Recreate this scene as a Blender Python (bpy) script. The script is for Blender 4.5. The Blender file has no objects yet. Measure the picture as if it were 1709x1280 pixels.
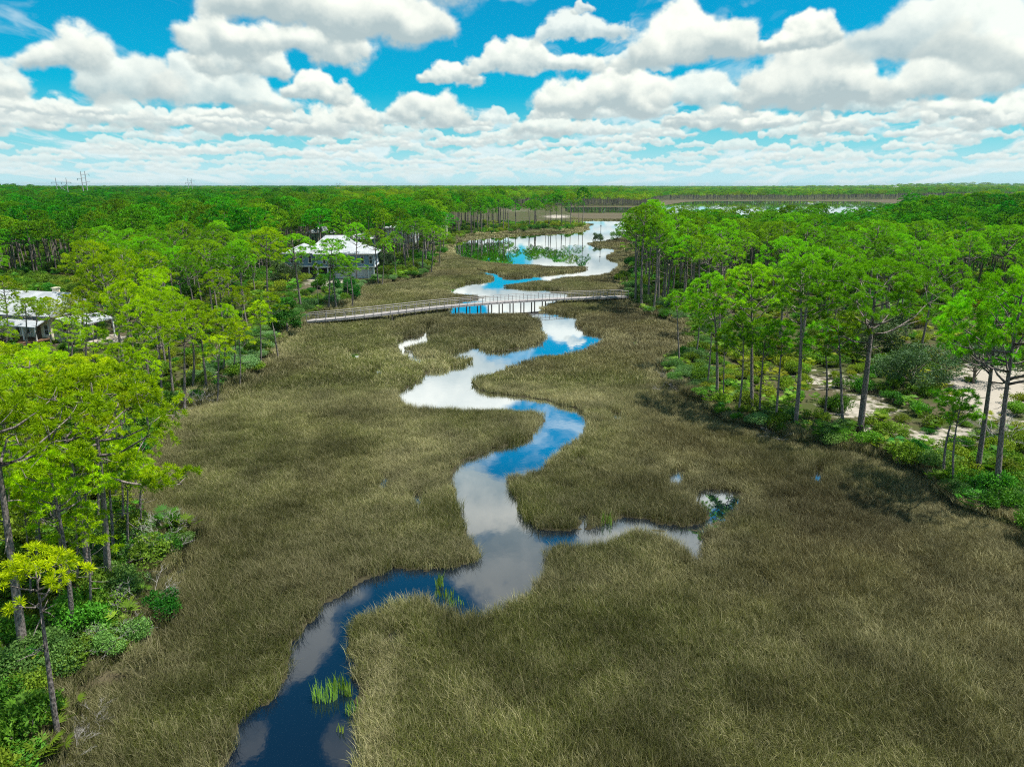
import bpy, math, random
import numpy as np
from mathutils import Vector, Matrix

random.seed(7)
RNG = np.random.default_rng(11)
scene = bpy.context.scene
COL = scene.collection

# ------------------------------------------------------------------ camera
H = 22.0                       # drone height, metres
FPX = 1184.0                   # focal length in photo pixels (photo is 1709 x 1280)
CX, CY = 854.5, 640.0
PITCH = math.atan((CY - 309.0) / FPX)
cam_d = bpy.data.cameras.new("camera")
cam_d.sensor_width = 36.0
cam_d.lens = 36.0 * FPX / 1709.0
cam_d.clip_start = 0.5
cam_d.clip_end = 60000
cam = bpy.data.objects.new("camera", cam_d)
cam.location = (0, 0, H)
cam.rotation_euler = (math.pi / 2 - PITCH, 0, 0)
COL.objects.link(cam)
scene.camera = cam
CP, SP = math.cos(PITCH), math.sin(PITCH)


def ray(px, py):
    """world direction of a photo pixel"""
    x = (np.asarray(px, float) - CX) / FPX
    v = -(np.asarray(py, float) - CY) / FPX
    return x, CP + v * SP, -SP + v * CP


def ground(px, py, z=0.0):
    x, y, dz = ray(px, py)
    t = (z - H) / dz
    return x * t, y * t


def to_px(x, y, z):
    x, y, z = np.asarray(x, float), np.asarray(y, float), np.asarray(z, float)
    f = y * CP - (z - H) * SP
    u = y * SP + (z - H) * CP
    f = np.where(f < 0.1, 0.1, f)
    return CX + FPX * x / f, CY - FPX * u / f


# ------------------------------------------------------------------ light
SUN_AZ, SUN_EL = 100.0, 68.0    # degrees right of the view direction, above the horizon
SKY_STRENGTH = 0.1
scene.view_settings.view_transform = 'Standard'
scene.view_settings.look = 'None'
scene.view_settings.exposure = 0.8
scene.view_settings.gamma = 1.0
scene.view_settings.use_curve_mapping = False
scene.cycles.use_denoising = False
scene.cycles.filter_width = 1.1
scene.cycles.use_adaptive_sampling = True
scene.cycles.adaptive_threshold = 0.012
scene.cycles.adaptive_min_samples = 64
scene.cycles.sample_clamp_direct = 1.6
scene.cycles.max_bounces = 6
scene.cycles.diffuse_bounces = 3
scene.cycles.glossy_bounces = 3
scene.cycles.transmission_bounces = 4
scene.cycles.volume_bounces = 0
scene.cycles.sample_clamp_indirect = 2.0

sun_d = bpy.data.lights.new("sun", 'SUN')
sun_d.energy = 5.0
sun_d.angle = math.radians(0.55)
sun_d.color = (1.0, 0.95, 0.86)
sun = bpy.data.objects.new("sun", sun_d)
a, e = math.radians(SUN_AZ), math.radians(SUN_EL)
sdir = Vector((math.sin(a) * math.cos(e), math.cos(a) * math.cos(e), math.sin(e)))
sun.rotation_euler = sdir.to_track_quat('Z', 'Y').to_euler()
COL.objects.link(sun)

# ------------------------------------------------------------------ sky with cumulus
world = bpy.data.worlds.new("World")
scene.world = world
world.use_nodes = True


class NT:
    """small helper to write node trees as expressions"""

    def __init__(self, tree):
        self.t, self.n, self.l = tree, tree.nodes, tree.links

    def node(self, kind, **kw):
        nd = self.n.new(kind)
        for k, v in kw.items():
            setattr(nd, k, v)
        return nd

    def put(self, sock, v):
        if hasattr(v, 'is_output'):
            self.l.new(v, sock)
        elif v is not None:
            sock.default_value = v

    def m(self, op, a, b=None, c=None, clamp=False):
        nd = self.node('ShaderNodeMath', operation=op, use_clamp=clamp)
        for i, v in enumerate((a, b, c)):
            if v is not None:
                self.put(nd.inputs[i], v)
        return nd.outputs[0]

    def v(self, op, a, b=None, out=0):
        nd = self.node('ShaderNodeVectorMath', operation=op)
        self.put(nd.inputs[0], a)
        if b is not None:
            self.put(nd.inputs[1], b)
        return nd.outputs[out]

    def comb(self, x, y, z):
        nd = self.node('ShaderNodeCombineXYZ')
        for i, v in enumerate((x, y, z)):
            self.put(nd.inputs[i], v)
        return nd.outputs[0]

    def sep(self, v):
        nd = self.node('ShaderNodeSeparateXYZ')
        self.l.new(v, nd.inputs[0])
        return nd.outputs

    def mix(self, f, a, b, blend='MIX'):
        nd = self.node('ShaderNodeMix', data_type='RGBA', blend_type=blend)
        self.put(nd.inputs[0], f)
        self.put(nd.inputs[6], a)
        self.put(nd.inputs[7], b)
        return nd.outputs[2]

    def mapr(self, v, a, b, c=0.0, d=1.0, smooth=True):
        nd = self.node('ShaderNodeMapRange', interpolation_type='SMOOTHSTEP' if smooth else 'LINEAR')
        for i, x in enumerate((v, a, b, c, d)):
            self.put(nd.inputs[i], x)
        return nd.outputs[0]

    def noise(self, vec, scale, detail=4, rough=0.5, dist=0.0, out=0):
        nd = self.node('ShaderNodeTexNoise')
        if vec is not None:
            self.l.new(vec, nd.inputs['Vector'])
        nd.inputs['Scale'].default_value = scale
        nd.inputs['Detail'].default_value = detail
        nd.inputs['Roughness'].default_value = rough
        nd.inputs['Distortion'].default_value = dist
        return nd.outputs[out]


def azel(px, py, mirror=False):
    x, y, z = ray(px, py)
    n = math.sqrt(x * x + y * y + z * z)
    el = math.asin(z / n)
    return math.atan2(x, y), (-el if mirror else el)


# clouds of the photograph: left, right, top, base in photo pixels, kind of shading (0 thin .. 1 solid with grey base)
CLOUDS = [
    (335, 735, -75, 55, .85), (285, 600, 14, 100, .75), (320, 500, 55, 128, .7), (28, 195, 42, 126, .75), (110, 300, 62, 168, .65), (225, 480, 100, 182, .6),
    (-60, 78, 134, 222, .8), (470, 582, 126, 170, .75), (60, 250, 158, 214, .6), (225, 505, 172, 222, .7), (495, 640, 166, 222, .8), (655, 782, 150, 208, .8), (555, 622, 166, 206, .6), (-80, 40, 95, 165, .6),
    (700, 800, 103, 142, .7), (765, 1010, 74, 124, .7), (1058, 1258, 12, 114, .85), (900, 1098, 118, 190, .9), (860, 960, 180, 225, .7), (1234, 1466, 64, 180, 1.0), (1268, 1422, 22, 82, .8),
    (1440, 1740, -30, 120, .62), (1470, 1830, 40, 158, .75), (1110, 1330, 176, 218, .8), (1538, 1645, 160, 206, .85), (1340, 1440, 186, 222, .75), (952, 992, 2, 24, .4), (1600, 1760, 168, 215, .8),
    (1090, 1230, 112, 182, .6), (990, 1130, 85, 120, .35),
]
HIGH = [   # seen only as mirrored by the creek: left, right, top, base of the reflection in photo pixels
    (640, 815, 596, 700, .6), (895, 1010, 528, 556, .5), (752, 935, 800, 905, .85), (790, 985, 900, 1030, .7), (940, 1150, 862, 915, .8), (360, 435, 1215, 1290, .05), (560, 610, 1195, 1270, .0),
    (1100, 1180, 880, 950, .4),
]


def azel(px, py, mirror=False):
    x, y, z = ray(px, py)
    n = math.sqrt(x * x + y * y + z * z)
    el = math.asin(z / n)
    return math.atan2(x, y), (-el if mirror else el)


def vnoise(x, y, seed):
    ix, iy = np.floor(x).astype(np.int64), np.floor(y).astype(np.int64)
    tx, ty = x - ix, y - iy
    tx, ty = tx * tx * tx * (tx * (tx * 6 - 15) + 10), ty * ty * ty * (ty * (ty * 6 - 15) + 10)

    def h(a_, b_):
        k = (a_ * 374761393 + b_ * 668265263 + seed * 974711) & 0x7fffffff
        k = ((k ^ (k >> 13)) * 1274126177) & 0x7fffffff
        return ((k ^ (k >> 16)) & 0xffff) / 65535.0
    return (h(ix, iy) * (1 - tx) + h(ix + 1, iy) * tx) * (1 - ty) + (h(ix, iy + 1) * (1 - tx) + h(ix + 1, iy + 1) * tx) * ty


def vfbm(x, y, seed, o=5, gain=.5):
    s, a_, t = 0, 1.0, 0
    for k in range(o):
        s = s + a_ * vnoise(x * 2 ** k + 13.7 * k, y * 2 ** k + 7.1 * k, seed + k * 17)
        t += a_
        a_ *= gain
    return s / t


def paint_clouds(az0, az1, el0, el1, res, clouds, seed, veil=1.0):
    """composite cumulus, each a heap of puffs with sunlit heads and greyer bases, over a window of directions (radians)"""
    rng = np.random.default_rng(seed)
    W, Hh = int((az1 - az0) * res), int((el1 - el0) * res)
    rgb = np.zeros((Hh, W, 3), np.float32)
    alpha = np.zeros((Hh, W), np.float32)
    gx = (np.arange(W) + .5) / res + az0
    gy = (np.arange(Hh) + .5) / res + el0
    if veil > 0:      # thin broken veil behind the heaps, thicker low down
        X, Y = np.meshgrid(gx, gy)
        ee = Y + .03
        qx, qy = X / (Y + .16) * 4.5 + 40, np.log(Y + .10) * 7.5 + 40
        v_ = vfbm(qx + 1.5 * vfbm(qx, qy, seed + 8, 4), qy + 1.5 * vfbm(qx, qy, seed + 9, 4), seed + 3, 7, .6)
        low = np.clip((.13 - Y) / .12, 0, 1)
        t = np.clip((v_ - .56 + .16 * low) / .26, 0, 1)
        alpha[...] = (t * t * (3 - 2 * t)) * (.42 * veil + .5 * low)
        rgb[...] = (np.array([.74, .84, .86]) + (v_[..., None] - .5) * .5 * np.array([1, .95, .85]))
    for (a0, a1, e_top, e_base, solid, hazy, blur) in clouds:
        w, h = (a1 - a0), (e_top - e_base)
        m_ = .35 * h + .1 * w
        i0, i1 = np.searchsorted(gx, [a0 - m_, a1 + m_])
        j0, j1 = np.searchsorted(gy, [e_base - m_, e_top + m_])
        if i1 - i0 < 2 or j1 - j0 < 2:
            continue
        X, Y = np.meshgrid(gx[i0:i1], gy[j0:j1])
        sd = int(rng.integers(1e6))
        f = 1.0 / h
        # turbulent edges: bend the picture of the heap
        wx = (vfbm(X * f * 1.5, Y * f * 1.5, sd, 7, .62) - .5) * h * .95
        wy = (vfbm(X * f * 1.5, Y * f * 1.5, sd + 99, 7, .62) - .5) * h * .80
        fine = vfbm(X * f * 5, Y * f * 5, sd + 5, 6, .66) - .5
        wisp = vfbm(X * f * 1.6, Y * f * 2.6, sd + 7, 6, .6) - .5
        Xw, Yw = X + wx, Y + wy
        n = int(14 + 20 * w / h)
        hgt = np.zeros(X.shape)
        prof = [rng.uniform(.55, 1.05) for _ in range(7)]
        for k in range(n):
            t = (k + rng.random()) / n
            env = math.sin(math.pi * min(max(t, .06), .94)) ** .45 * np.interp(t * 6, range(7), prof)
            r = h * rng.uniform(.20, .36) * (.5 + .5 * env)
            cx = a0 + w * (.05 + .90 * t)
            cy = e_base + r * .8 + max(0, (h * env - r * 1.8)) * rng.random() ** .8
            d2 = ((Xw - cx) / r) ** 2 + ((Yw - cy) / (r * .9)) ** 2
            z = np.sqrt(np.maximum(1 - d2 / 1.8, 0)) * r * 1.2
            hgt = np.maximum(hgt, z) + .16 * np.minimum(hgt, z)
        body = hgt / (h * .34)
        base_soft = np.clip((Y + wy * .7 - (e_base - .16 * h)) / (.42 * h), 0, 1)
        body = body * base_soft * base_soft * (3 - 2 * base_soft)
        k_ = max(1, int(blur * h * res))
        for _ in range(2):
            pad = np.pad(body, k_, mode='edge')
            c = np.cumsum(pad, 0)
            c = (c[2 * k_:] - np.vstack([np.zeros((1, c.shape[1])), c[:-2 * k_ - 1]])) / (2 * k_ + 1)
            c2 = np.cumsum(c, 1)
            body = (c2[:, 2 * k_:] - np.hstack([np.zeros((c2.shape[0], 1)), c2[:, :-2 * k_ - 1]])) / (2 * k_ + 1)
        edge = np.clip(body * 4, 0, 1)
        dens = body + (fine * .9 + wisp * 1.7) * edge - (1 - solid) * .25
        t = np.clip((dens - .05) / .92, 0, 1)
        al = (t * t * (3 - 2 * t)) * (.5 + .5 * min(1, solid + .2))
        gyv, gxv = np.gradient(body + fine * .05, 1.0 / (res * h))
        nl = 1.0 / np.sqrt(1 + (gxv ** 2 + gyv ** 2) * .05)
        lam = (-gxv * .05 - gyv * .12) * nl
        up = np.clip((Y + wy * .8 - e_base) / h, 0, 1)
        thin = 1 - np.clip(dens / 1.1, 0, 1)
        br = .60 + .55 * lam + .34 * np.clip((up - .25) / .6, 0, 1) - np.clip((.34 - up) / .34, 0, 1) ** 1.2 * .80 * solid ** 2 + fine * .34 + wisp * .75 + thin * .12 - .07
        br = np.clip(br, 0, 1)[..., None]
        col = np.array([.47, .58, .60]) * (1 - br) + np.array([1.06, 1.09, .99]) * br
        col = col * (1 - hazy) + np.array([.80, .89, .88]) * hazy
        al = al * (1 - .25 * hazy)
        A = alpha[j0:j1, i0:i1]
        C = rgb[j0:j1, i0:i1]
        na = al + A * (1 - al)
        C[...] = (col * al[..., None] + C * (A * (1 - al))[..., None]) / np.maximum(na, 1e-5)[..., None]
        A[...] = na
    return rgb, alpha


def front_clouds():
    rng = np.random.default_rng(4)
    out = []
    # rows of small, ever flatter clouds towards the horizon
    e_ = .012
    while e_ < .078:
        h = .0045 + e_ * .25
        a_ = -.95
        while a_ < .95:
            w = h * rng.uniform(2.2, 5.5)
            if rng.random() < .80:
                eb = e_ + rng.uniform(-.3, .3) * h
                out.append((a_, a_ + w, eb + h * rng.uniform(.6, 1.15), eb, rng.uniform(.4, .9), float(np.clip(.80 - eb * 7, 0, .75)), .07))
            a_ += w * rng.uniform(.55, .95)
        e_ += h * .55
    lo = len(out)
    big = []
    for (x0, x1, yt, yb, s) in CLOUDS:
        xm = (x0 + x1) / 2
        a0, a1 = azel(x0, (yt + yb) / 2)[0], azel(x1, (yt + yb) / 2)[0]
        et, eb = azel(xm, yt)[1], azel(xm, yb)[1]
        gw = .03 * (a1 - a0)
        big.append((a0 - gw, a1 + gw, et + .22 * (et - eb), eb - .03 * (et - eb), s, float(np.clip(.3 - eb * 3, 0, .25)), .065))
    out += big
    for (x0, x1, yt, yb, s) in HIGH:
        xm = (x0 + x1) / 2
        a0, a1 = azel(x0, (yt + yb) / 2, True)[0], azel(x1, (yt + yb) / 2, True)[0]
        eb, et = azel(xm, yt, True)[1], azel(xm, yb, True)[1]
        gw, gh = .22 * (a1 - a0), .35 * (et - eb)
        out.append((a0 - gw, a1 + gw, et + gh, eb - .12 * (et - eb), s, .0, .12))
    # looser clouds left and right of the mirrored part, overhead
    for _ in range(46):
        e_ = rng.uniform(.235, .8)
        a_ = rng.uniform(-.95, .95)
        if -.42 < a_ < .22:
            continue
        h = .05 + .12 * rng.random()
        w = h * rng.uniform(1.6, 3)
        out.append((a_ - w / 2, a_ + w / 2, e_ + h, e_, rng.uniform(.3, .7), 0, .08))
    # far first
    order = sorted(range(len(out)), key=lambda k: out[k][3])
    return [out[k] for k in order]


def round_clouds():
    rng = np.random.default_rng(8)
    out = []
    e_ = .015
    while e_ < 1.3:
        h = .01 + min(e_, .6) * .24
        a_ = -math.pi
        while a_ < math.pi:
            w = h * rng.uniform(2, 4)
            if rng.random() < .6:
                out.append((a_, a_ + w, e_ + h, e_, rng.uniform(.4, .9), float(np.clip(.5 - e_ * 5, 0, .5)), .06))
            a_ += w * rng.uniform(.8, 1.5)
        e_ += h * .8
    return out


def sky_image(name, win, res, clouds, seed):
    rgb, al = paint_clouds(*win, res, clouds, seed)
    h, w = al.shape
    im = bpy.data.images.new(name, w, h, alpha=True, float_buffer=True)
    im.colorspace_settings.name = 'Non-Color'
    im.alpha_mode = 'CHANNEL_PACKED'
    im.pixels.foreach_set(np.concatenate([rgb, al[..., None]], 2).astype(np.float32).ravel())
    im.update()
    im.pack()
    return im


FRONT = (-.95, .95, 0.0, 1.04)
ROUND = (-math.pi, math.pi, 0.0, 1.45)


def build_world():
    T = NT(world.node_tree)
    T.n.clear()
    out = T.node('ShaderNodeOutputWorld')
    bg = T.node('ShaderNodeBackground')
    bg.inputs[1].default_value = SKY_STRENGTH
    T.l.new(bg.outputs[0], out.inputs[0])
    sky = T.node('ShaderNodeTexSky', sky_type='NISHITA')
    sky.sun_disc = False
    sky.sun_elevation = math.radians(SUN_EL)
    sky.sun_rotation = math.radians(SUN_AZ)
    sky.altitude = 20
    sky.air_density = 1.0
    sky.dust_density = 0.6
    sky.ozone_density = 2.0
    tc = T.node('ShaderNodeTexCoord')
    x, y, z = T.sep(tc.outputs['Generated'])[:3]
    el = T.m('ARCSINE', z)
    az = T.m('ARCTAN2', x, y)

    def look(win, im):
        uv = T.comb(T.mapr(az, win[0], win[1], smooth=False), T.mapr(el, win[2], win[3], smooth=False), 0)
        nd = T.node('ShaderNodeTexImage', interpolation='Cubic', extension='EXTEND')
        nd.image = im
        T.l.new(uv, nd.inputs[0])
        return nd
    f = look(FRONT, sky_image('cumulus_ahead', FRONT, 1250, front_clouds(), 3))
    r = look(ROUND, sky_image('cumulus_around', ROUND, 240, round_clouds(), 5))
    inside_f = T.m('MULTIPLY', T.mapr(T.m('ABSOLUTE', az), .80, .94, 1, 0), T.mapr(el, .90, 1.02, 1, 0))
    col = T.mix(inside_f, r.outputs[0], f.outputs[0])
    amix = T.node('ShaderNodeMix', data_type='FLOAT')
    T.put(amix.inputs[0], inside_f)
    T.put(amix.inputs[2], r.outputs[1])
    T.put(amix.inputs[3], f.outputs[1])
    k = CLOUD_GAIN / SKY_STRENGTH
    ccol = T.mix(1.0, col, (k, k, k, 1), 'MULTIPLY')
    # clear sky, deepened to the saturated blue of the picture
    blue = T.mix(1.0, sky.outputs[0], SKY_TINT, 'MULTIPLY')
    pale = T.mix(T.mapr(el, 0.0, 0.12), (0.40 * k, 0.80 * k, 0.90 * k, 1), blue)
    base = T.mix(amix.outputs[0], pale, ccol)
    haze = T.mapr(el, 0.0, 0.05, 0.5, 0.0)
    base = T.mix(haze, base, (0.70 * k, 0.88 * k, 0.90 * k, 1))
    T.l.new(base, bg.inputs[0])


CLOUD_GAIN = 0.57
SKY_TINT = (0.008, 0.57, 0.70, 1)
build_world()

# ------------------------------------------------------------------ plan of the place, traced in photo pixels, laid on the ground
CREEK = [(380, 1292), (386, 1227), (419, 1188), (460, 1172), (478, 1120), (484, 1090), (508, 1048), (537, 1013), (570, 992), (629, 959), (665, 947),
         (722, 954), (771, 948), (797, 931), (803, 920), (790, 892), (769, 864), (770, 846), (759, 813), (755, 795), (762, 776), (790, 764), (811, 752),
         (858, 741), (886, 727), (907, 708), (913, 690), (893, 683), (839, 681), (785, 682), (743, 680), (706, 680), (675, 673), (661, 655), (683, 646),
         (704, 632), (711, 623), (745, 616), (764, 613), (792, 601), (795, 590), (768, 594), (752, 596), (764, 584), (786, 577), (792, 582), (833, 588),
         (865, 582), (895, 573), (910, 567), (913, 562), (902, 549), (901, 534), (889, 524), (865, 522), (824, 522), (760, 522), (748, 520),
         (752, 512), (760, 503), (800, 498), (836, 495), (842, 492), (800, 492), (760, 490), (744, 484), (763, 477), (788, 472), (819, 469), (825, 464), (821, 460), (805, 455), (790, 448),
         (805, 452), (829, 455), (830, 459), (846, 466), (862, 465), (885, 461), (928, 456), (960, 454), (977, 451), (983, 447), (974, 444), (952, 444), (903, 443),
         (887, 441), (850, 441), (829, 438), (801, 435), (785, 430), (766, 427), (756, 419), (758, 411), (764, 402), (788, 398), (846, 394), (895, 391), (936, 390),
         (964, 387), (977, 382), (982, 379), (980, 376.6), (993, 374.3), (967, 373), (967, 368), (1034, 368), (1060, 369), (1050, 381), (1040, 396), (1010, 403), (990, 403), (983, 407),
         (988, 410), (1010, 413.5), (1028, 417), (1019, 423), (1010, 428), (1015, 433), (1029, 436), (1037, 440), (1024, 451), (1013, 456), (993, 459), (957, 461),
         (924, 464), (923, 470), (914, 469), (910, 467), (892, 468), (872, 472), (849, 474), (829, 477.5), (846, 480), (878, 481.6), (911, 482), (936, 486.5), (955, 490), (948, 495),
         (930, 503), (908, 509), (895, 515), (910, 519.7), (929, 522.5), (947, 526), (959, 528), (967, 526), (961, 536), (960, 543), (972, 552), (996, 560), (1019, 563), (1006, 567),
         (985, 577), (964, 584), (919, 590), (882, 599), (854, 609), (822, 616), (794, 629), (781, 636), (788, 646), (812, 655), (844, 659), (891, 665), (929, 672),
         (957, 682), (977, 693), (983, 705), (973, 724), (940, 743), (919, 759), (902, 778), (884, 785), (846, 792), (846, 809), (860, 837), (874, 863), (884, 874),
         (905, 884), (940, 888), (969, 886), (1007, 878), (1022, 868), (1051, 863), (1080, 869), (1111, 880), (1131, 876), (1173, 895), (1167, 907), (1171, 933), (1162, 936),
         (1145, 909), (1125, 893), (1089, 880), (1062, 878), (1040, 888), (1022, 897), (987, 905), (936, 905), (918, 902), (915, 940), (893, 971), (861, 999), (820, 1017),
         (760, 1017), (737, 1010), (722, 991), (685, 987), (659, 999), (610, 1017), (587, 1017), (580, 1055), (584, 1092), (595, 1130), (599, 1160), (599, 1212), (595, 1250),
         (593, 1292), (560, 1480), (300, 1480)]
PONDS = [
    [(1157, 832), (1160, 820), (1190, 814), (1225, 821), (1239, 832), (1228, 845), (1210, 862), (1190, 860), (1185, 845)],
    [(1205, 862), (1210, 866), (1170, 880), (1140, 890), (1132, 884)],
    [(1110, 796), (1128, 782), (1150, 796), (1130, 802)], [(1350, 786), (1375, 784), (1374, 800), (1353, 799)],
    [(661, 574), (666, 569), (676, 568), (683, 562), (718, 561), (720, 569), (704, 571), (685, 570), (676, 574), (676, 583), (689, 594), (715, 598), (711, 606), (697, 600), (676, 592), (664, 582)],
    [(711, 546), (721, 548), (716, 555), (711, 562), (708, 556)],
    [(575, 587), (601, 586), (603, 595), (587, 596)], [(620, 615), (639, 615), (639, 622), (623, 622)],
    [(1018, 686), (1041, 694), (1036, 702), (1022, 694)], [(994, 706), (1006, 709), (1006, 716), (997, 716)],
    [(1054, 561), (1061, 562), (1066, 576), (1059, 575)], [(1069, 578), (1074, 580), (1073, 586), (1069, 585)], [(640, 528), (661, 529), (661, 533), (642, 533)],
    [(965, 764), (975, 762), (976, 772), (967, 772)], [(690, 826), (704, 829), (710, 842), (698, 838)], [(965, 862), (979, 860), (977, 872), (967, 872)],
    [(1262, 966), (1276, 966), (1282, 978), (1268, 976)], [(646, 1050), (660, 1048), (664, 1064), (652, 1068)], [(636, 796), (644, 793), (650, 806), (641, 806)],
]
BAY = [[(940, 346), (1075, 346), (1075, 355.5), (945, 355.5)],
       [(1082, 352), (1110, 343), (1140, 338), (1180, 336), (1300, 336), (1450, 337.5), (1530, 342), (1560, 352), (1500, 392), (1440, 402), (1300, 405), (1120, 403), (1086, 398), (1074, 380)]]
LEFT_LAND = [(-900, 1600), (60, 1600), (120, 1300), (150, 1215), (205, 1125), (262, 1050), (290, 985), (300, 900), (284, 876), (250, 872), (225, 850), (215, 815), (235, 765), (275, 708),
             (330, 676), (398, 648), (430, 606), (470, 570), (505, 542), (560, 516), (594, 502), (590, 489), (602, 482), (660, 474), (700, 466), (722, 448), (738, 432),
             (750, 418), (757, 403), (788, 395), (846, 391), (895, 388), (940, 387), (964, 384), (976, 380), (966, 372), (962, 366), (950, 358), (938, 345), (1080, 345),
             (1110, 334.3), (1300, 334.8), (1450, 334), (1700, 331), (2600, 331), (2600, 310.4), (-1600, 310.4), (-2500, 700)]
RIGHT_LAND = [(1900, 1010), (1709, 915), (1680, 895), (1600, 850), (1520, 792), (1440, 765), (1380, 755), (1300, 742), (1240, 718), (1170, 684), (1125, 655), (1112, 630), (1126, 606),
              (1154, 598), (1152, 552), (1120, 543), (1085, 532), (1062, 516), (1046, 500), (1042, 482), (1046, 455), (1052, 445), (1056, 432), (1052, 425), (1075, 412), (1080, 404),
              (1120, 405), (1300, 407), (1440, 404), (1500, 394), (1580, 372), (1709, 360), (2600, 345), (3600, 500), (3600, 1300)]
GUT = [[(320, 918), (300, 960), (284, 1003), (268, 1040), (240, 1080), (214, 1112), (190, 1150)], [(474, 570), (440, 618), (402, 660), (365, 683)], [(1180, 940), (1215, 950), (1262, 968), (1290, 990)]]
STREAMS = [([(722, 564), (700, 567), (682, 566), (670, 573), (670, 582), (684, 594), (700, 600), (714, 602)], .9), ([(717, 547), (712, 556), (710, 564)], .5), ([(748, 597), (768, 588), (790, 580)], .8)]
SANDS = [  # pixel centre, half sizes, weight of bare pale sand
    (1650, 655, 80, 55, 1.0), (1440, 690, 100, 44, .60), (1385, 640, 70, 26, .64), (1560, 735, 100, 26, .62), (1700, 720, 70, 30, .6), (560, 474, 60, 9, .95), (1115, 440, 40, 22, .5), (1670, 480, 60, 12, .5),
    (100, 467, 40, 7, 1.0), (300, 436, 50, 6, 1.0), (150, 568, 90, 16, .85), (540, 462, 75, 9, 1.0), (650, 448, 40, 8, .7), (390, 440, 40, 5, .8), (330, 470, 80, 6, .5), (860, 352, 60, 4, .45), (930, 362, 30, 4, .8), (500, 480, 50, 10, .5),
    (230, 545, 60, 12, .4), (700, 420, 30, 6, .5),
]


def poly_world(pts):
    a = np.array(pts, float)
    return np.stack(ground(a[:, 0], a[:, 1]), 1)


def inside(poly, P):
    """even-odd test of points P (N,2) in a polygon"""
    res = np.zeros(len(P), bool)
    lo, hi = poly.min(0), poly.max(0)
    idx = np.where((P[:, 0] >= lo[0]) & (P[:, 0] <= hi[0]) & (P[:, 1] >= lo[1]) & (P[:, 1] <= hi[1]))[0]
    if len(idx) == 0:
        return res
    q = P[idx]
    r = np.zeros(len(q), bool)
    x0, y0 = poly[-1]
    for x1, y1 in poly:
        if y0 != y1:
            c = ((y0 > q[:, 1]) != (y1 > q[:, 1])) & (q[:, 0] < (x1 - x0) * (q[:, 1] - y0) / (y1 - y0) + x0)
            r ^= c
        x0, y0 = x1, y1
    res[idx] = r
    return res


def smooth_closed(pts, n=2):
    a = np.array(pts, float)
    for _ in range(n):
        b = np.roll(a, -1, 0)
        a = np.stack([a * .75 + b * .25, a * .25 + b * .75], 1).reshape(-1, 2)
    return a


W_POLY = [poly_world(smooth_closed(CREEK, 1))] + [poly_world(smooth_closed(p, 2)) for p in PONDS]
B_POLY = [poly_world(p) for p in BAY]
L_POLY = [poly_world(LEFT_LAND), poly_world(RIGHT_LAND)]


def wobble(P, amp, f):
    x, y = P[:, 0] * f, P[:, 1] * f
    return np.stack([P[:, 0] + amp * (np.sin(y * 1.7 + 1.3 * np.sin(x * 2.1)) + .5 * np.sin(y * 4.3 + x)),
                     P[:, 1] + amp * (np.sin(x * 1.9 + 1.1 * np.sin(y * 1.6)) + .5 * np.sin(x * 4.7 - y))], 1)


def seg_dist(P, line):
    best = np.full(len(P), 1e9)
    for a_, b_ in zip(line[:-1], line[1:]):
        d = b_ - a_
        t = np.clip(((P - a_) @ d) / (d @ d), 0, 1)
        best = np.minimum(best, np.linalg.norm(P - a_ - t[:, None] * d, axis=1))
    return best


GUT_W = [poly_world(g) for g in GUT]
STREAM_W = [(poly_world(g), w) for g, w in STREAMS]


def is_gut(P):
    r = np.zeros(len(P), bool)
    for i, g in enumerate(GUT_W):
        d = seg_dist(P, g)
        r |= d < (.28 + .22 * np.sin(P[:, 0] * 1.7 + P[:, 1] * .9)) * (1.0 if i == 0 else .9)
    return r


def is_water(P, tip=0.0):
    Q = wobble(P, .14, .9)
    r = np.zeros(len(P), bool)
    for p in W_POLY + B_POLY:
        r |= inside(p, Q)
    for ln, w in STREAM_W:
        r |= seg_dist(Q, ln) < w
    if tip > 0:
        Q2 = Q * (H / (H - tip))
        for p in W_POLY:
            r |= inside(p, Q2)
    return r


def is_land(P):
    Q = wobble(P, .8, .35)
    r = np.zeros(len(P), bool)
    for p in L_POLY:
        r |= inside(p, Q)
    return r & ~(P[:, 1] < 2)


def hash_noise(P, f, seed=0):
    """cheap smooth 2-D value noise in 0..1"""
    q = P * f
    i = np.floor(q).astype(np.int64)
    t = q - i
    t = t * t * (3 - 2 * t)

    def hsh(ix, iy):
        h = (ix * 374761393 + iy * 668265263 + seed * 974711) & 0x7fffffff
        h = ((h ^ (h >> 13)) * 1274126177) & 0x7fffffff
        return ((h ^ (h >> 16)) & 0xffff) / 65535.0
    a_, b_ = hsh(i[:, 0], i[:, 1]), hsh(i[:, 0] + 1, i[:, 1])
    c_, d_ = hsh(i[:, 0], i[:, 1] + 1), hsh(i[:, 0] + 1, i[:, 1] + 1)
    return (a_ * (1 - t[:, 0]) + b_ * t[:, 0]) * (1 - t[:, 1]) + (c_ * (1 - t[:, 0]) + d_ * t[:, 0]) * t[:, 1]


def fbm(P, f, seed=0, o=4):
    s, a_, tot = 0, 1.0, 0
    for k in range(o):
        s = s + a_ * hash_noise(P, f * 2 ** k, seed + k)
        tot += a_
        a_ *= .5
    return s / tot


def sand_at(P, z=0.6):
    px, py = to_px(P[:, 0], P[:, 1], np.full(len(P), z))
    s = np.zeros(len(P))
    for (x, y, sx, sy, w) in SANDS:
        s = np.maximum(s, w * np.exp(-((px - x) / sx) ** 2 - ((py - y) / sy) ** 2))
    return np.where(P[:, 1] > 5, s, 0)


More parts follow.
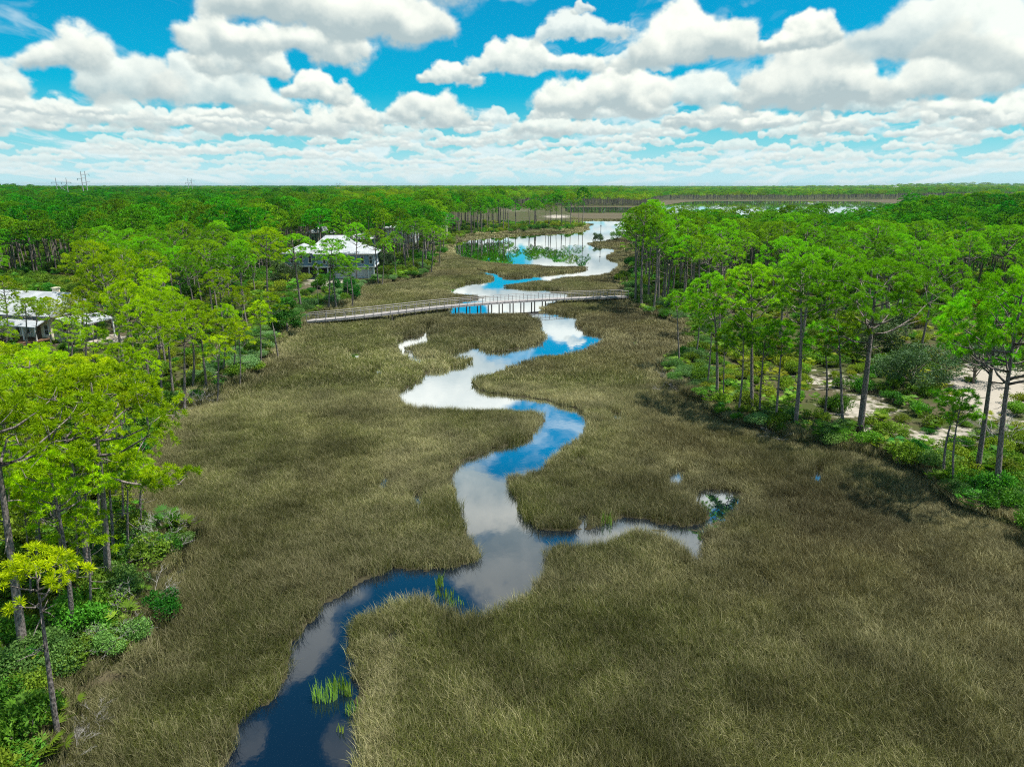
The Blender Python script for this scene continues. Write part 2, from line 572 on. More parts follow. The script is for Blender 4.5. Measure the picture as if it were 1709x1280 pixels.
def hill(P):
    hx, hy = ground(90, 335.0)
    r = np.hypot((P[:, 0] - hx) / 170.0, (P[:, 1] - 720) / 130.0)
    hz = 17.0 * np.exp(-r ** 2)
    r2 = np.hypot((P[:, 0] - 1750) / 700.0, (P[:, 1] - 2900) / 400.0)
    return hz + 13 * np.exp(-r2 ** 2)


def land_height(P, land):
    """upland rise, without the water"""
    z = np.where(land, .42 + .5 * fbm(P, .06, 3) + .15 * hash_noise(P, .5, 9), .04 + .05 * hash_noise(P, .6, 5))
    return z + np.where(land, hill(P), 0)


def zat(x, y):
    P = np.array([[x, y]], float)
    return float(land_height(P, is_land(P))[0])


def place(px, py):
    """ground point under a photo pixel, on the real terrain height"""
    z = .7
    for _ in range(3):
        x, y = ground(px, py, z)
        z = zat(float(x), float(y))
    return float(x), float(y), z


# ------------------------------------------------------------------ materials
def new_mat(name):
    m_ = bpy.data.materials.new(name)
    m_.use_nodes = True
    T = NT(m_.node_tree)
    T.n.clear()
    out = T.node('ShaderNodeOutputMaterial')
    return m_, T, out


def principled(T, out, col, rough=.8, spec=.3, normal=None, metallic=0):
    b = T.node('ShaderNodeBsdfPrincipled')
    T.put(b.inputs['Base Color'], col)
    T.put(b.inputs['Roughness'], rough)
    T.put(b.inputs['Specular IOR Level'], spec)
    T.put(b.inputs['Metallic'], metallic)
    if normal is not None:
        T.l.new(normal, b.inputs['Normal'])
    T.l.new(b.outputs[0], out.inputs[0])
    return b


def bump(T, h, strength, dist=.1):
    nd = T.node('ShaderNodeBump')
    T.put(nd.inputs['Height'], h)
    nd.inputs['Strength'].default_value = strength
    nd.inputs['Distance'].default_value = dist
    return nd.outputs[0]


def leaf_mat(name, dark, light, pale, trans=.35, instancer=False, hue=.03, far=None):
    """foliage: leaf colour varies by leaf (vertex attribute 'vary'), by plant and, for scattered plants, by their 'tone'"""
    m_, T, out = new_mat(name)
    at = T.node('ShaderNodeAttribute', attribute_name='vary')
    oi = T.node('ShaderNodeObjectInfo')
    rnd = oi.outputs['Random']
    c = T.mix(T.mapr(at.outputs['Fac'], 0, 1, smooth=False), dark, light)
    if instancer:
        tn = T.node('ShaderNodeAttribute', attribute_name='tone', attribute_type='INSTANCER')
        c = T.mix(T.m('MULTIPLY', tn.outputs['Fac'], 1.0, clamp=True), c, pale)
    else:
        c = T.mix(T.mapr(rnd, .35, 1.0, 0, .6), c, pale)
    hs = T.node('ShaderNodeHueSaturation')
    T.put(hs.inputs['Hue'], T.mapr(rnd, 0, 1, .5 - hue, .5 + hue, smooth=False))
    wn = T.node('ShaderNodeTexWhiteNoise', noise_dimensions='1D')
    T.l.new(rnd, wn.inputs['W'])
    T.put(hs.inputs['Value'], T.mapr(wn.outputs['Value'], 0, 1, .62, 1.22, smooth=False))
    T.l.new(c, hs.inputs['Color'])
    d = T.node('ShaderNodeBsdfPrincipled')
    T.l.new(hs.outputs[0], d.inputs['Base Color'])
    d.inputs['Roughness'].default_value = .55
    d.inputs['Specular IOR Level'].default_value = .12
    t = T.node('ShaderNodeBsdfTranslucent')
    warm = T.mix(1.0, hs.outputs[0], (1.15, 1.25, .5, 1), 'MULTIPLY')
    T.l.new(warm, t.inputs[0])
    mx = T.node('ShaderNodeMixShader')
    mx.inputs[0].default_value = trans
    T.l.new(d.outputs[0], mx.inputs[1])
    T.l.new(t.outputs[0], mx.inputs[2])
    T.l.new(mx.outputs[0], out.inputs[0])
    return m_


M = {}
M['pine_near'] = leaf_mat('pine_needles_sun_tinted', (.090, .230, .002, 1), (.38, .58, .002, 1), (.48, .58, .002, 1), .38)  # sunlit yellow of the left-bank crowns put into the needle colour
M['pine_right'] = leaf_mat('pine_needles_green', (.034, .160, .003, 1), (.225, .53, .008, 1), (.33, .55, .005, 1), .36)  # same needles, darker and greener for the side seen in shade
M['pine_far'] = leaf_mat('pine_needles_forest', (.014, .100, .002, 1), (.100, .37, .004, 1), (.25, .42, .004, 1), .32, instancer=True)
M['shrub'] = leaf_mat('shrub_leaves', (.036, .12, .026, 1), (.135, .30, .065, 1), (.24, .32, .15, 1), .3)
M['shrub_stuff'] = leaf_mat('undergrowth_leaves', (.03, .11, .012, 1), (.11, .26, .02, 1), (.24, .32, .02, 1), .3, instancer=True, hue=.04)
M['palmetto'] = leaf_mat('palmetto_fronds', (.06, .17, .010, 1), (.16, .30, .018, 1), (.22, .30, .02, 1), .3)
M['oak'] = leaf_mat('oak_leaves', (.035, .09, .03, 1), (.11, .20, .08, 1), (.16, .2, .12, 1), .25)
M['cedar'] = leaf_mat('cedar_leaves', (.012, .075, .008, 1), (.045, .19, .02, 1), (.06, .2, .02, 1), .25)
M['reed'] = leaf_mat('reed_blades', (.07, .17, .015, 1), (.19, .31, .04, 1), (.25, .33, .05, 1), .3)


def grass_mat():
    m_, T, out = new_mat('marsh_grass_blades')
    at = T.node('ShaderNodeAttribute', attribute_name='vary')
    tip = T.node('ShaderNodeAttribute', attribute_name='tip')
    tn = T.node('ShaderNodeAttribute', attribute_name='tone', attribute_type='INSTANCER')
    hu = T.node('ShaderNodeAttribute', attribute_name='warm', attribute_type='INSTANCER')
    oi = T.node('ShaderNodeObjectInfo')
    green = T.mix(at.outputs['Fac'], (.024, .039, .002, 1), (.112, .136, .008, 1))
    brown = T.mix(at.outputs['Fac'], (.034, .028, .006, 1), (.112, .090, .024, 1))
    c = T.mix(hu.outputs['Fac'], green, brown)
    straw = T.mix(at.outputs['Fac'], (.16, .15, .055, 1), (.50, .46, .25, 1))
    # dry straw blades, more of them where the stand is pale
    thr = T.m('SUBTRACT', .86, T.m('MULTIPLY', tn.outputs['Fac'], .62))
    w = T.node('ShaderNodeTexWhiteNoise', noise_dimensions='1D')
    T.l.new(T.m('MULTIPLY', at.outputs['Fac'], 917.0), w.inputs['W'])
    c = T.mix(T.m('GREATER_THAN', w.outputs['Value'], thr), c, straw)
    c = T.mix(T.m('MULTIPLY', tip.outputs['Fac'], .22), c, (.25, .24, .12, 1))
    hs = T.node('ShaderNodeHueSaturation')
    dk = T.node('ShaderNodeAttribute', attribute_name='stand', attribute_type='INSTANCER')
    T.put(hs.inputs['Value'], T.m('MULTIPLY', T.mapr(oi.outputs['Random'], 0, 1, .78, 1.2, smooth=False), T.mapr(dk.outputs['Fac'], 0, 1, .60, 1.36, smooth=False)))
    T.l.new(c, hs.inputs['Color'])
    d = T.node('ShaderNodeBsdfPrincipled')
    T.l.new(hs.outputs[0], d.inputs['Base Color'])
    d.inputs['Roughness'].default_value = .6
    d.inputs['Specular IOR Level'].default_value = .2
    t = T.node('ShaderNodeBsdfTranslucent')
    T.l.new(hs.outputs[0], t.inputs[0])
    mx = T.node('ShaderNodeMixShader')
    mx.inputs[0].default_value = .25
    T.l.new(d.outputs[0], mx.inputs[1])
    T.l.new(t.outputs[0], mx.inputs[2])
    T.l.new(mx.outputs[0], out.inputs[0])
    return m_


M['grass'] = grass_mat()


def bark_mat():
    m_, T, out = new_mat('pine_bark')
    tc = T.node('ShaderNodeTexCoord')
    st = T.v('MULTIPLY', tc.outputs['Object'], (5, 5, 2.2))
    vo = T.node('ShaderNodeTexVoronoi')
    T.l.new(st, vo.inputs['Vector'])
    vo.inputs['Scale'].default_value = 2.4
    n = T.noise(tc.outputs['Object'], 9, 5, .65)
    f = T.m('ADD', T.m('MULTIPLY', vo.outputs['Distance'], .7), T.m('MULTIPLY', n, .6))
    c = T.mix(T.mapr(f, .3, .95), (.045, .036, .034, 1), (.24, .205, .19, 1))
    oi = T.node('ShaderNodeObjectInfo')
    c = T.mix(T.mapr(oi.outputs['Random'], 0, 1, 0, .35), c, (.26, .23, .20, 1))
    principled(T, out, c, .95, .1, bump(T, f, .7, .05))
    return m_


M['bark'] = bark_mat()


def plain_mat(name, c0, c1, scale=4.0, rough=.7, spec=.3, stretch=(1, 1, 1), bmp=.2, detail=5):
    m_, T, out = new_mat(name)
    tc = T.node('ShaderNodeTexCoord')
    p = T.v('MULTIPLY', tc.outputs['Object'], stretch)
    n = T.noise(p, scale, detail, .6)
    c = T.mix(T.mapr(n, .3, .7), c0 + (1,), c1 + (1,))
    principled(T, out, c, rough, spec, bump(T, n, bmp, .02))
    return m_


M['dead'] = plain_mat('dead_twigs', (.17, .16, .15), (.36, .345, .33), 8, .9, .1)
M['wood_deck'] = plain_mat('weathered_boards', (.20, .185, .18), (.36, .34, .34), 3, .85, .2, (1, 9, 1))
M['wood_rail'] = plain_mat('weathered_rail', (.24, .22, .21), (.40, .37, .36), 4, .85, .2, (2, 2, 8))
M['piling'] = plain_mat('dark_pilings', (.05, .043, .038), (.12, .105, .095), 5, .9, .2, (2, 2, 1))
M['blue'] = plain_mat('blue_siding', (.13, .22, .31), (.18, .29, .39), 1.5, .6, .3, (.3, .3, 9), .3)
M['cream'] = plain_mat('cream_siding', (.60, .54, .40), (.70, .64, .50), 1.5, .7, .3, (.3, .3, 9), .3)
M['white'] = plain_mat('white_paint', (.55, .56, .57), (.66, .66, .66), 2, .5, .4)
M['glass'] = plain_mat('window_glass', (.02, .025, .03), (.05, .055, .06), 1, .08, .6, bmp=0)
M['darkwood'] = plain_mat('brown_stained_wood', (.09, .05, .028), (.17, .10, .055), 3, .7, .3, (1, 6, 1))
M['steel'] = plain_mat('grey_steel', (.25, .26, .27), (.38, .39, .40), 2, .5, .4)
M['shade'] = plain_mat('dark_screen', (.03, .03, .033), (.06, .06, .062), 3, .8, .2)


def roof_mat():
    m_, T, out = new_mat('white_metal_roofing')
    tc = T.node('ShaderNodeTexCoord')
    wv = T.node('ShaderNodeTexWave', wave_type='BANDS', bands_direction='X')
    T.l.new(tc.outputs['Object'], wv.inputs['Vector'])
    wv.inputs['Scale'].default_value = .7
    n = T.noise(tc.outputs['Object'], .8, 5, .6)
    c = T.mix(T.mapr(n, .3, .75), (.27, .29, .31, 1), (.40, .42, .44, 1))
    principled(T, out, c, .5, .3, bump(T, T.m('POWER', wv.outputs['Fac'], 8.0), .35, .05))
    return m_


M['roof'] = roof_mat()


def ground_mat():
    m_, T, out = new_mat('ground_soil')
    geo = T.node('ShaderNodeNewGeometry')
    pos = geo.outputs['Position']
    la = T.node('ShaderNodeAttribute', attribute_name='land').outputs['Fac']
    sa = T.node('ShaderNodeAttribute', attribute_name='sand').outputs['Fac']
    fr = T.node('ShaderNodeAttribute', attribute_name='far').outputs['Fac']
    n1 = T.noise(pos, .9, 6, .62)
    n2 = T.noise(pos, .16, 5, .6)
    n3 = T.noise(pos, 6.0, 4, .6)
    mud = T.mix(n1, (.022, .020, .011, 1), (.062, .055, .030, 1))
    flat = T.mix(T.noise(pos, .02, 5, .6), (.060, .052, .030, 1), (.105, .088, .055, 1))
    mud = T.mix(fr, mud, flat)
    litter = T.mix(n1, (.035, .032, .016, 1), (.10, .083, .05, 1))
    moss = T.mix(n3, (.022, .036, .008, 1), (.065, .075, .022, 1))
    floor = T.mix(T.mapr(n2, .40, .56), litter, moss)
    white = T.mix(n3, (.22, .195, .16, 1), (.38, .345, .30, 1))
    s = T.m('ADD', sa, T.m('MULTIPLY', T.m('SUBTRACT', T.m('ADD', T.m('MULTIPLY', n1, .6), T.m('MULTIPLY', n2, .4)), .5), 2.2))
    lc = T.mix(T.mapr(s, .42, .66), floor, white)
    c = T.mix(T.mapr(la, .3, .7), mud, lc)
    principled(T, out, c, .95, .12, bump(T, T.m('ADD', n1, T.m('MULTIPLY', n3, .4)), .5, .12))
    return m_


def water_mat():
    m_, T, out = new_mat('creek_water')
    geo = T.node('ShaderNodeNewGeometry')
    p = T.v('MULTIPLY', geo.outputs['Position'], (1, .8, 1))
    n = T.noise(p, 1.3, 3, .5)
    n2 = T.noise(geo.outputs['Position'], .12, 2, .5)
    nm = bump(T, T.m('MULTIPLY', n, T.mapr(n2, .35, .7, .15, 1)), .012, .25)
    body = T.node('ShaderNodeBsdfDiffuse')
    body.inputs['Color'].default_value = (.002, .006, .014, 1)
    gl = T.node('ShaderNodeBsdfGlossy')
    gl.inputs['Roughness'].default_value = .015
    gl.inputs['Color'].default_value = (.97, .98, 1, 1)
    T.l.new(nm, gl.inputs['Normal'])
    fr = T.node('ShaderNodeFresnel')
    fr.inputs['IOR'].default_value = 1.333
    T.l.new(nm, fr.inputs['Normal'])
    mx = T.node('ShaderNodeMixShader')
    T.l.new(T.m('POWER', T.m('MULTIPLY', fr.outputs[0], 8.0, clamp=True), 1.75, clamp=True), mx.inputs[0])
    T.l.new(body.outputs[0], mx.inputs[1])
    T.l.new(gl.outputs[0], mx.inputs[2])
    T.l.new(mx.outputs[0], out.inputs[0])
    return m_


M['ground'] = ground_mat()
M['water'] = water_mat()


# ------------------------------------------------------------------ mesh helpers
def mesh_np(name, V, F, mats, fmat=None, attrs=None, smooth=False):
    """V (n,3); F list of (k,m) arrays of faces with k corners"""
    me = bpy.data.meshes.new(name)
    V = np.asarray(V, np.float32)
    me.vertices.add(len(V))
    me.vertices.foreach_set('co', V.ravel())
    Fs = [np.asarray(f, np.int32) for f in F if len(f)]
    tot = np.concatenate([np.full(len(f), f.shape[1], np.int32) for f in Fs]) if Fs else np.zeros(0, np.int32)
    flat = np.concatenate([f.ravel() for f in Fs]) if Fs else np.zeros(0, np.int32)
    me.loops.add(len(flat))
    me.loops.foreach_set('vertex_index', flat)
    me.polygons.add(len(tot))
    me.polygons.foreach_set('loop_start', np.concatenate([[0], np.cumsum(tot)[:-1]]).astype(np.int32))
    me.polygons.foreach_set('loop_total', tot)
    for m_ in mats:
        me.materials.append(m_)
    if fmat is not None:
        me.polygons.foreach_set('material_index', np.asarray(fmat, np.int32))
    if smooth:
        me.polygons.foreach_set('use_smooth', np.ones(len(tot), bool))
    for k, arr in (attrs or {}).items():
        at = me.attributes.new(k, 'FLOAT', 'POINT')
        at.data.foreach_set('value', np.asarray(arr, np.float32))
    me.update(calc_edges=True)
    return me


class MB:
    """collects verts and faces of one mesh"""

    def __init__(self):
        self.V, self.F = [], []

    def add(self, vs, fs):
        o = len(self.V)
        self.V += [tuple(v) for v in vs]
        self.F += [tuple(i + o for i in f) for f in fs]

    def box(self, c, s, rot=None):
        x, y, z = s[0] / 2, s[1] / 2, s[2] / 2
        vs = [Vector((sx * x, sy * y, sz * z)) for sz in (-1, 1) for sy in (-1, 1) for sx in (-1, 1)]
        if rot is not None:
            vs = [rot @ v for v in vs]
        vs = [v + Vector(c) for v in vs]
        self.add(vs, [(0, 2, 3, 1), (4, 5, 7, 6), (0, 1, 5, 4), (2, 6, 7, 3), (0, 4, 6, 2), (1, 3, 7, 5)])

    def beam(self, a_, b_, w, h):
        a_, b_ = Vector(a_), Vector(b_)
        d = b_ - a_
        up = Vector((0, 0, 1)) if abs(d.normalized().z) < .95 else Vector((0, 1, 0))
        s = d.cross(up).normalized()
        u = s.cross(d).normalized()
        vs = [p + s * sx * w / 2 + u * sz * h / 2 for p in (a_, b_) for sz in (-1, 1) for sx in (-1, 1)]
        self.add(vs, [(0, 1, 3, 2), (4, 6, 7, 5), (0, 4, 5, 1), (2, 3, 7, 6), (0, 2, 6, 4), (1, 5, 7, 3)])

    def tube(self, pts, rad, n=7):
        pts = [Vector(p) for p in pts]
        o = len(self.V)
        for i, p in enumerate(pts):
            d = (pts[min(i + 1, len(pts) - 1)] - pts[max(i - 1, 0)]).normalized()
            s = d.cross(Vector((.31, .95, .05)) if abs(d.z) > .3 else Vector((0, 0, 1))).normalized()
            u = s.cross(d)
            for k in range(n):
                t = 2 * math.pi * k / n
                self.V.append(tuple(p + (s * math.cos(t) + u * math.sin(t)) * rad[i]))
        for i in range(len(pts) - 1):
            for k in range(n):
                k2 = (k + 1) % n
                self.F.append((o + i * n + k, o + i * n + k2, o + (i + 1) * n + k2, o + (i + 1) * n + k))
        self.F.append(tuple(o + k for k in range(n))[::-1])
        self.F.append(tuple(o + (len(pts) - 1) * n + k for k in range(n)))

    def mesh(self, name, mat, smooth=False):
        me = bpy.data.meshes.new(name)
        me.from_pydata(self.V, [], self.F)
        if mat is not None:
            me.materials.append(mat)
        if smooth:
            me.polygons.foreach_set('use_smooth', np.ones(len(me.polygons), bool))
        me.update()
        return me

    def build(self, name, mat, parent=None, smooth=False):
        return link(name, self.mesh(name, mat, smooth), parent)


def link(name, data, parent=None):
    o = bpy.data.objects.new(name, data)
    COL.objects.link(o)
    if parent is not None:
        o.parent = parent
    return o


def tag(o, label=None, cat=None, group=None, kind=None):
    for k, v in (('label', label), ('category', cat), ('group', group), ('kind', kind)):
        if v:
            o[k] = v
    return o


def empty(name, loc, rz=0.0, label=None, cat=None, group=None):
    o = bpy.data.objects.new(name, None)
    o.empty_display_size = .5
    COL.objects.link(o)
    o.location = loc
    o.rotation_euler = (0, 0, rz)
    return tag(o, label, cat, group)


# ------------------------------------------------------------------ ground sheet and water
def build_ground():
    dense = np.radians(np.arange(-46, 46.01, .16))
    coarse = np.radians(np.concatenate([np.arange(49, 180, 4.0), np.arange(180, 313, 4.0)]))
    az = np.concatenate([dense, coarse])
    r = [12.0]
    while r[-1] < 14000:
        r.append(r[-1] * (1.0072 if r[-1] < 60 else (1.0085 if r[-1] < 600 else 1.03)))
    r = np.array(r)
    A, R = np.meshgrid(az, r)
    P = np.stack([np.sin(A) * R, np.cos(A) * R], 2).reshape(-1, 2)
    P = np.concatenate([[[0, 0]], P])
    land = is_land(P)
    water = is_water(P, .45) & ~land
    gut = is_gut(P) & ~land
    z = land_height(P, land)
    z[water] = -.55
    z[gut & ~water] = -.08
    px, py = to_px(P[:, 0], P[:, 1], np.zeros(len(P)))
    far = ((P[:, 1] > 300) & ~land).astype(float)
    na, nr = len(az), len(r)
    i = np.arange(nr - 1)[:, None] * na + np.arange(na)[None, :] + 1
    j = np.arange(nr - 1)[:, None] * na + (np.arange(na)[None, :] + 1) % na + 1
    quads = np.stack([i, i + na, j + na, j], 2).reshape(-1, 4)
    tri = np.stack([np.zeros(na, int), np.arange(na) + 1, (np.arange(na) + 1) % na + 1], 1)
    V = np.concatenate([P, z[:, None]], 1)
    me = mesh_np('ground', V, [quads, tri], [M['ground']], attrs={'land': land.astype(float), 'sand': sand_at(P), 'far': far}, smooth=True)
    o = link('ground', me)
    tag(o, kind='structure')
    n = 96
    t = np.linspace(0, 2 * np.pi, n, endpoint=False)
    W = np.concatenate([[[0, 0, 0]], np.stack([np.sin(t) * 13900, np.cos(t) * 13900, np.zeros(n)], 1)])
    # a finer water disc: rings so that rays meet well shaped faces
    rings = [40, 120, 400, 1500, 5000, 13900]
    V = [[0, 0, 0]]
    for rr in rings:
        V += [[math.sin(k) * rr, math.cos(k) * rr, 0] for k in t]
    q = []
    for a_ in range(len(rings) - 1):
        for k in range(n):
            q.append((1 + a_ * n + k, 1 + a_ * n + (k + 1) % n, 1 + (a_ + 1) * n + (k + 1) % n, 1 + (a_ + 1) * n + k))
    tri = [(0, 1 + (k + 1) % n, 1 + k) for k in range(n)]
    me = mesh_np('water', np.array(V), [np.array(q), np.array(tri)], [M['water']])
    tag(link('water', me), kind='structure')


build_ground()


# ------------------------------------------------------------------ scatter by geometry nodes (only for what nobody could count)
def gn_scatter(name, P, rot, scl, var, sources, attrs, kind='stuff'):
    src = bpy.data.collections.new(name + '_sources')
    for k, me in enumerate(sources):
        src.objects.link(bpy.data.objects.new('%s_source_%02d' % (name, k), me))
    me = bpy.data.meshes.new(name)
    me.vertices.add(len(P))
    me.vertices.foreach_set('co', np.asarray(P, np.float32).ravel())
    at = me.attributes.new('rot', 'FLOAT_VECTOR', 'POINT')
    at.data.foreach_set('vector', np.asarray(rot, np.float32).ravel())
    at = me.attributes.new('scl', 'FLOAT_VECTOR', 'POINT')
    at.data.foreach_set('vector', np.asarray(scl, np.float32).ravel())
    at = me.attributes.new('var', 'INT', 'POINT')
    at.data.foreach_set('value', np.asarray(var, np.int32))
    for k, arr in attrs.items():
        at = me.attributes.new(k, 'FLOAT', 'POINT')
        at.data.foreach_set('value', np.asarray(arr, np.float32))
    o = link(name, me)
    ng = bpy.data.node_groups.new(name + '_nodes', 'GeometryNodeTree')
    ng.interface.new_socket('Geometry', in_out='INPUT', socket_type='NodeSocketGeometry')
    ng.interface.new_socket('Geometry', in_out='OUTPUT', socket_type='NodeSocketGeometry')
    gi = ng.nodes.new('NodeGroupInput')
    go = ng.nodes.new('NodeGroupOutput')
    ci = ng.nodes.new('GeometryNodeCollectionInfo')
    ci.inputs[0].default_value = src
    ci.inputs['Separate Children'].default_value = True
    ci.inputs['Reset Children'].default_value = True
    ip = ng.nodes.new('GeometryNodeInstanceOnPoints')
    ip.inputs['Pick Instance'].default_value = True

    def named(n, t):
        nd = ng.nodes.new('GeometryNodeInputNamedAttribute')
        nd.data_type = t
        nd.inputs[0].default_value = n
        return nd.outputs[0]
    L = ng.links
    L.new(gi.outputs[0], ip.inputs['Points'])
    L.new(ci.outputs[0], ip.inputs['Instance'])
    L.new(named('var', 'INT'), ip.inputs['Instance Index'])
    L.new(named('rot', 'FLOAT_VECTOR'), ip.inputs['Rotation'])
    L.new(named('scl', 'FLOAT_VECTOR'), ip.inputs['Scale'])
    L.new(ip.outputs[0], go.inputs[0])
    md = o.modifiers.new('scatter', 'NODES')
    md.node_group = ng
    tag(o, kind=kind)
    return o


# ------------------------------------------------------------------ marsh grass
def grass_patch(rng, radius, n, hmin, hmax, width, name):
    """a patch of bending blades"""
    rr = radius * np.sqrt(rng.random(n))
    t = rng.random(n) * 2 * np.pi
    base = np.stack([rr * np.cos(t), rr * np.sin(t), np.full(n, -.03)], 1)
    h = hmin + (hmax - hmin) * rng.random(n) ** .8
    la = rng.random(n) * 2 * np.pi
    lean = h * (.15 + .85 * rng.random(n) ** 1.4)
    ld = np.stack([np.cos(la), np.sin(la), np.zeros(n)], 1)
    sa = la + np.pi / 2 + rng.normal(0, .6, n)
    sd = np.stack([np.cos(sa), np.sin(sa), np.zeros(n)], 1) * (width * (.6 + .8 * rng.random(n)))[:, None]
    up = np.array([0, 0, 1.0])
    mid = base + ld * (lean * .35)[:, None] + up * (h * .62)[:, None]
    tip = base + ld * lean[:, None] + up * (h * (1 - .12 * rng.random(n)))[:, None]
    V = np.stack([base - sd * .5, base + sd * .5, mid - sd * .45, mid + sd * .45, tip], 1).reshape(-1, 3)
    o = np.arange(n)[:, None] * 5
    quads = o + np.array([[0, 1, 3, 2]])
    tris = o + np.array([[2, 3, 4]])
    vary = np.repeat(rng.random(n), 5)
    tipa = np.tile([0, 0, .5, .5, 1.0], n)
    return mesh_np(name, V, [quads, tris], [M['grass']], attrs={'vary': vary, 'tip': tipa})


PALE = [(540, 965, 100, 26, .8), (640, 1110, 32, 60, .9), (620, 1220, 30, 60, .8), (1010, 975, 90, 35, .6), (680, 800, 55, 45, .7), (740, 740, 50, 25, .6), (960, 665, 70, 12, .7), (880, 645, 60, 10, .5),
        (660, 1010, 80, 25, .5), (420, 980, 60, 60, .35), (1120, 1150, 120, 60, .3), (1260, 1080, 130, 40, .3), (860, 700, 50, 15, .5), (700, 640, 60, 20, .4), (310, 690, 60, 25, .6), (1480, 1080, 100, 60, .3), (800, 1180, 90, 60, .4),
        (1200, 980, 80, 30, .25), (470, 700, 90, 50, .15), (1000, 575, 40, 12, .4), (800, 560, 60, 10, .3), (230, 1090, 25, 50, .5)]


def build_grass():
    rng = np.random.default_rng(5)

    def candidates(r0, r1, step):
        xs = np.arange(-r1, r1, step)
        ys = np.arange(4, r1, step)
        X, Y = np.meshgrid(xs, ys)
        P = np.stack([X.ravel(), Y.ravel()], 1)
        P += rng.uniform(-.5, .5, P.shape) * step
        r = np.hypot(P[:, 0], P[:, 1])
        ok = (r > r0) & (r <= r1) & (np.abs(P[:, 0]) < P[:, 1] * .95 + 8)
        return P[ok]

    def filt(P, tip, mg):
        land = is_land(P)
        for dx, dy in ((2.0, 0), (-2.0, 0), (0, 2.0), (0, -2.0)):
            land &= is_land(P + np.array([dx, dy]))
        ok = ~land & ~is_gut(P)
        for dx, dy in ((0, 0), (mg, 0), (-mg, 0), (0, mg), (0, -mg)):
            ok &= ~is_water(P + np.array([dx, dy]), tip)
        px, py = to_px(P[:, 0], P[:, 1], np.zeros(len(P)))
        return P[ok]

    def go(name, P, sources, smin, smax, label_radius):
        n = len(P)
        px, py = to_px(P[:, 0], P[:, 1], np.full(n, .4))
        tone = .55 * np.clip((fbm(P, .10, 21) - .42) * 2.6, 0, 1) + .25 * np.clip((fbm(P, .5, 31) - .5) * 3, 0, 1)
        for (x, y, sx, sy, w) in PALE:
            tone += w * 1.0 * np.exp(-((px - x) / sx) ** 2 - ((py - y) / sy) ** 2)
        fringe = np.zeros(n)
        for dx, dy in ((2.6, 0), (-2.6, 0), (0, 2.6), (0, -2.6)):
            fringe = np.maximum(fringe, is_land(P + np.array([dx, dy])))
        tone += .5 * fringe
        wet = np.zeros(n)
        for dx, dy in ((1.7, 0), (-1.7, 0), (0, 1.7), (0, -1.7)):
            wet = np.maximum(wet, is_water(P + np.array([dx, dy])))
        tone += .42 * wet * (fbm(P, .15, 131) > .42)
        warm = np.clip((px - 800) / 800, -.25, .7) + (fbm(P, .07, 41) - .5) * 2.3
        warm += np.clip((330 - (py - 309)) / 200, 0, .5)
        hgt = smin + (smax - smin) * np.clip(fbm(P, .22, 51) * 1.9 - .45 + rng.normal(0, .15, n), 0, 1)
        # a few dark worn hollows
        scl = np.stack([np.ones(n), np.ones(n), hgt], 1)
        rot = np.stack([rng.normal(0, .05, n), rng.normal(0, .05, n), rng.random(n) * 6.283], 1)
        z = land_height(P, is_land(P))
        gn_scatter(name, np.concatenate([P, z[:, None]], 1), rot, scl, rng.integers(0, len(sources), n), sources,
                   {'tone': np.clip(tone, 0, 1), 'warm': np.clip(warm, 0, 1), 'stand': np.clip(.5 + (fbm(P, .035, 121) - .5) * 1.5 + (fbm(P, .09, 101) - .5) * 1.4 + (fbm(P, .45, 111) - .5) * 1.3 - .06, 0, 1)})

    fine = [grass_patch(rng, .62, 270, .34, .80, .0135, 'grass_fine') for _ in range(8)]
    P = filt(candidates(14, 78, .5), .5, .33)
    print('near grass', len(P))
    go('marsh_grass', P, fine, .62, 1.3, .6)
    mid = [grass_patch(rng, 1.25, 330, .40, .85, .032, 'grass_mid') for _ in range(6)]
    P = filt(candidates(78, 250, 1.05), .55, .6)
    print('mid grass', len(P))
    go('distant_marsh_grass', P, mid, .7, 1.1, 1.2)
    coarse = [grass_patch(rng, 3.0, 300, .4, .9, .12, 'grass_coarse') for _ in range(4)]
    P = filt(candidates(250, 520, 3.0), .3, 1.2)
    P = P[(P[:, 1] < 480)]
    print('far grass', len(P))
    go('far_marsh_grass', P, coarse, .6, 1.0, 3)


build_grass()


# ------------------------------------------------------------------ pines
def needles(rng, centres, dirs, size, n, width, vary0):
    """bottle-brush sprays of needles round each centre; dirs = the twig's direction"""
    k = len(centres)
    d = rng.normal(0, 1, (k, n, 3))
    d /= np.linalg.norm(d, axis=2, keepdims=True)
    d = d * .85 + dirs[:, None, :] * .55
    d[:, :, 2] += .18
    d /= np.linalg.norm(d, axis=2, keepdims=True)
    L = size[:, None] * (.65 + .55 * rng.random((k, n)))
    s = np.cross(d, rng.normal(0, 1, (k, n, 3)))
    s /= np.linalg.norm(s, axis=2, keepdims=True) + 1e-6
    c = centres[:, None, :] + d * (L * .12)[..., None]
    w = (width * (.7 + .6 * rng.random((k, n))))[..., None]
    a_ = c
    m1 = c + d * (L * .5)[..., None] - s * w
    m2 = c + d * (L * .5)[..., None] + s * w
    t = c + d * L[..., None]
    t[:, :, 2] -= L * .08
    V = np.stack([a_, m1, t, m2], 2).reshape(-1, 3)
    q = np.arange(k * n)[:, None] * 4 + np.array([[0, 1, 2, 3]])
    vary = np.clip(vary0[:, None] + rng.normal(0, .16, (k, n)), 0, 1)
    return V, q, np.repeat(vary.ravel(), 4)


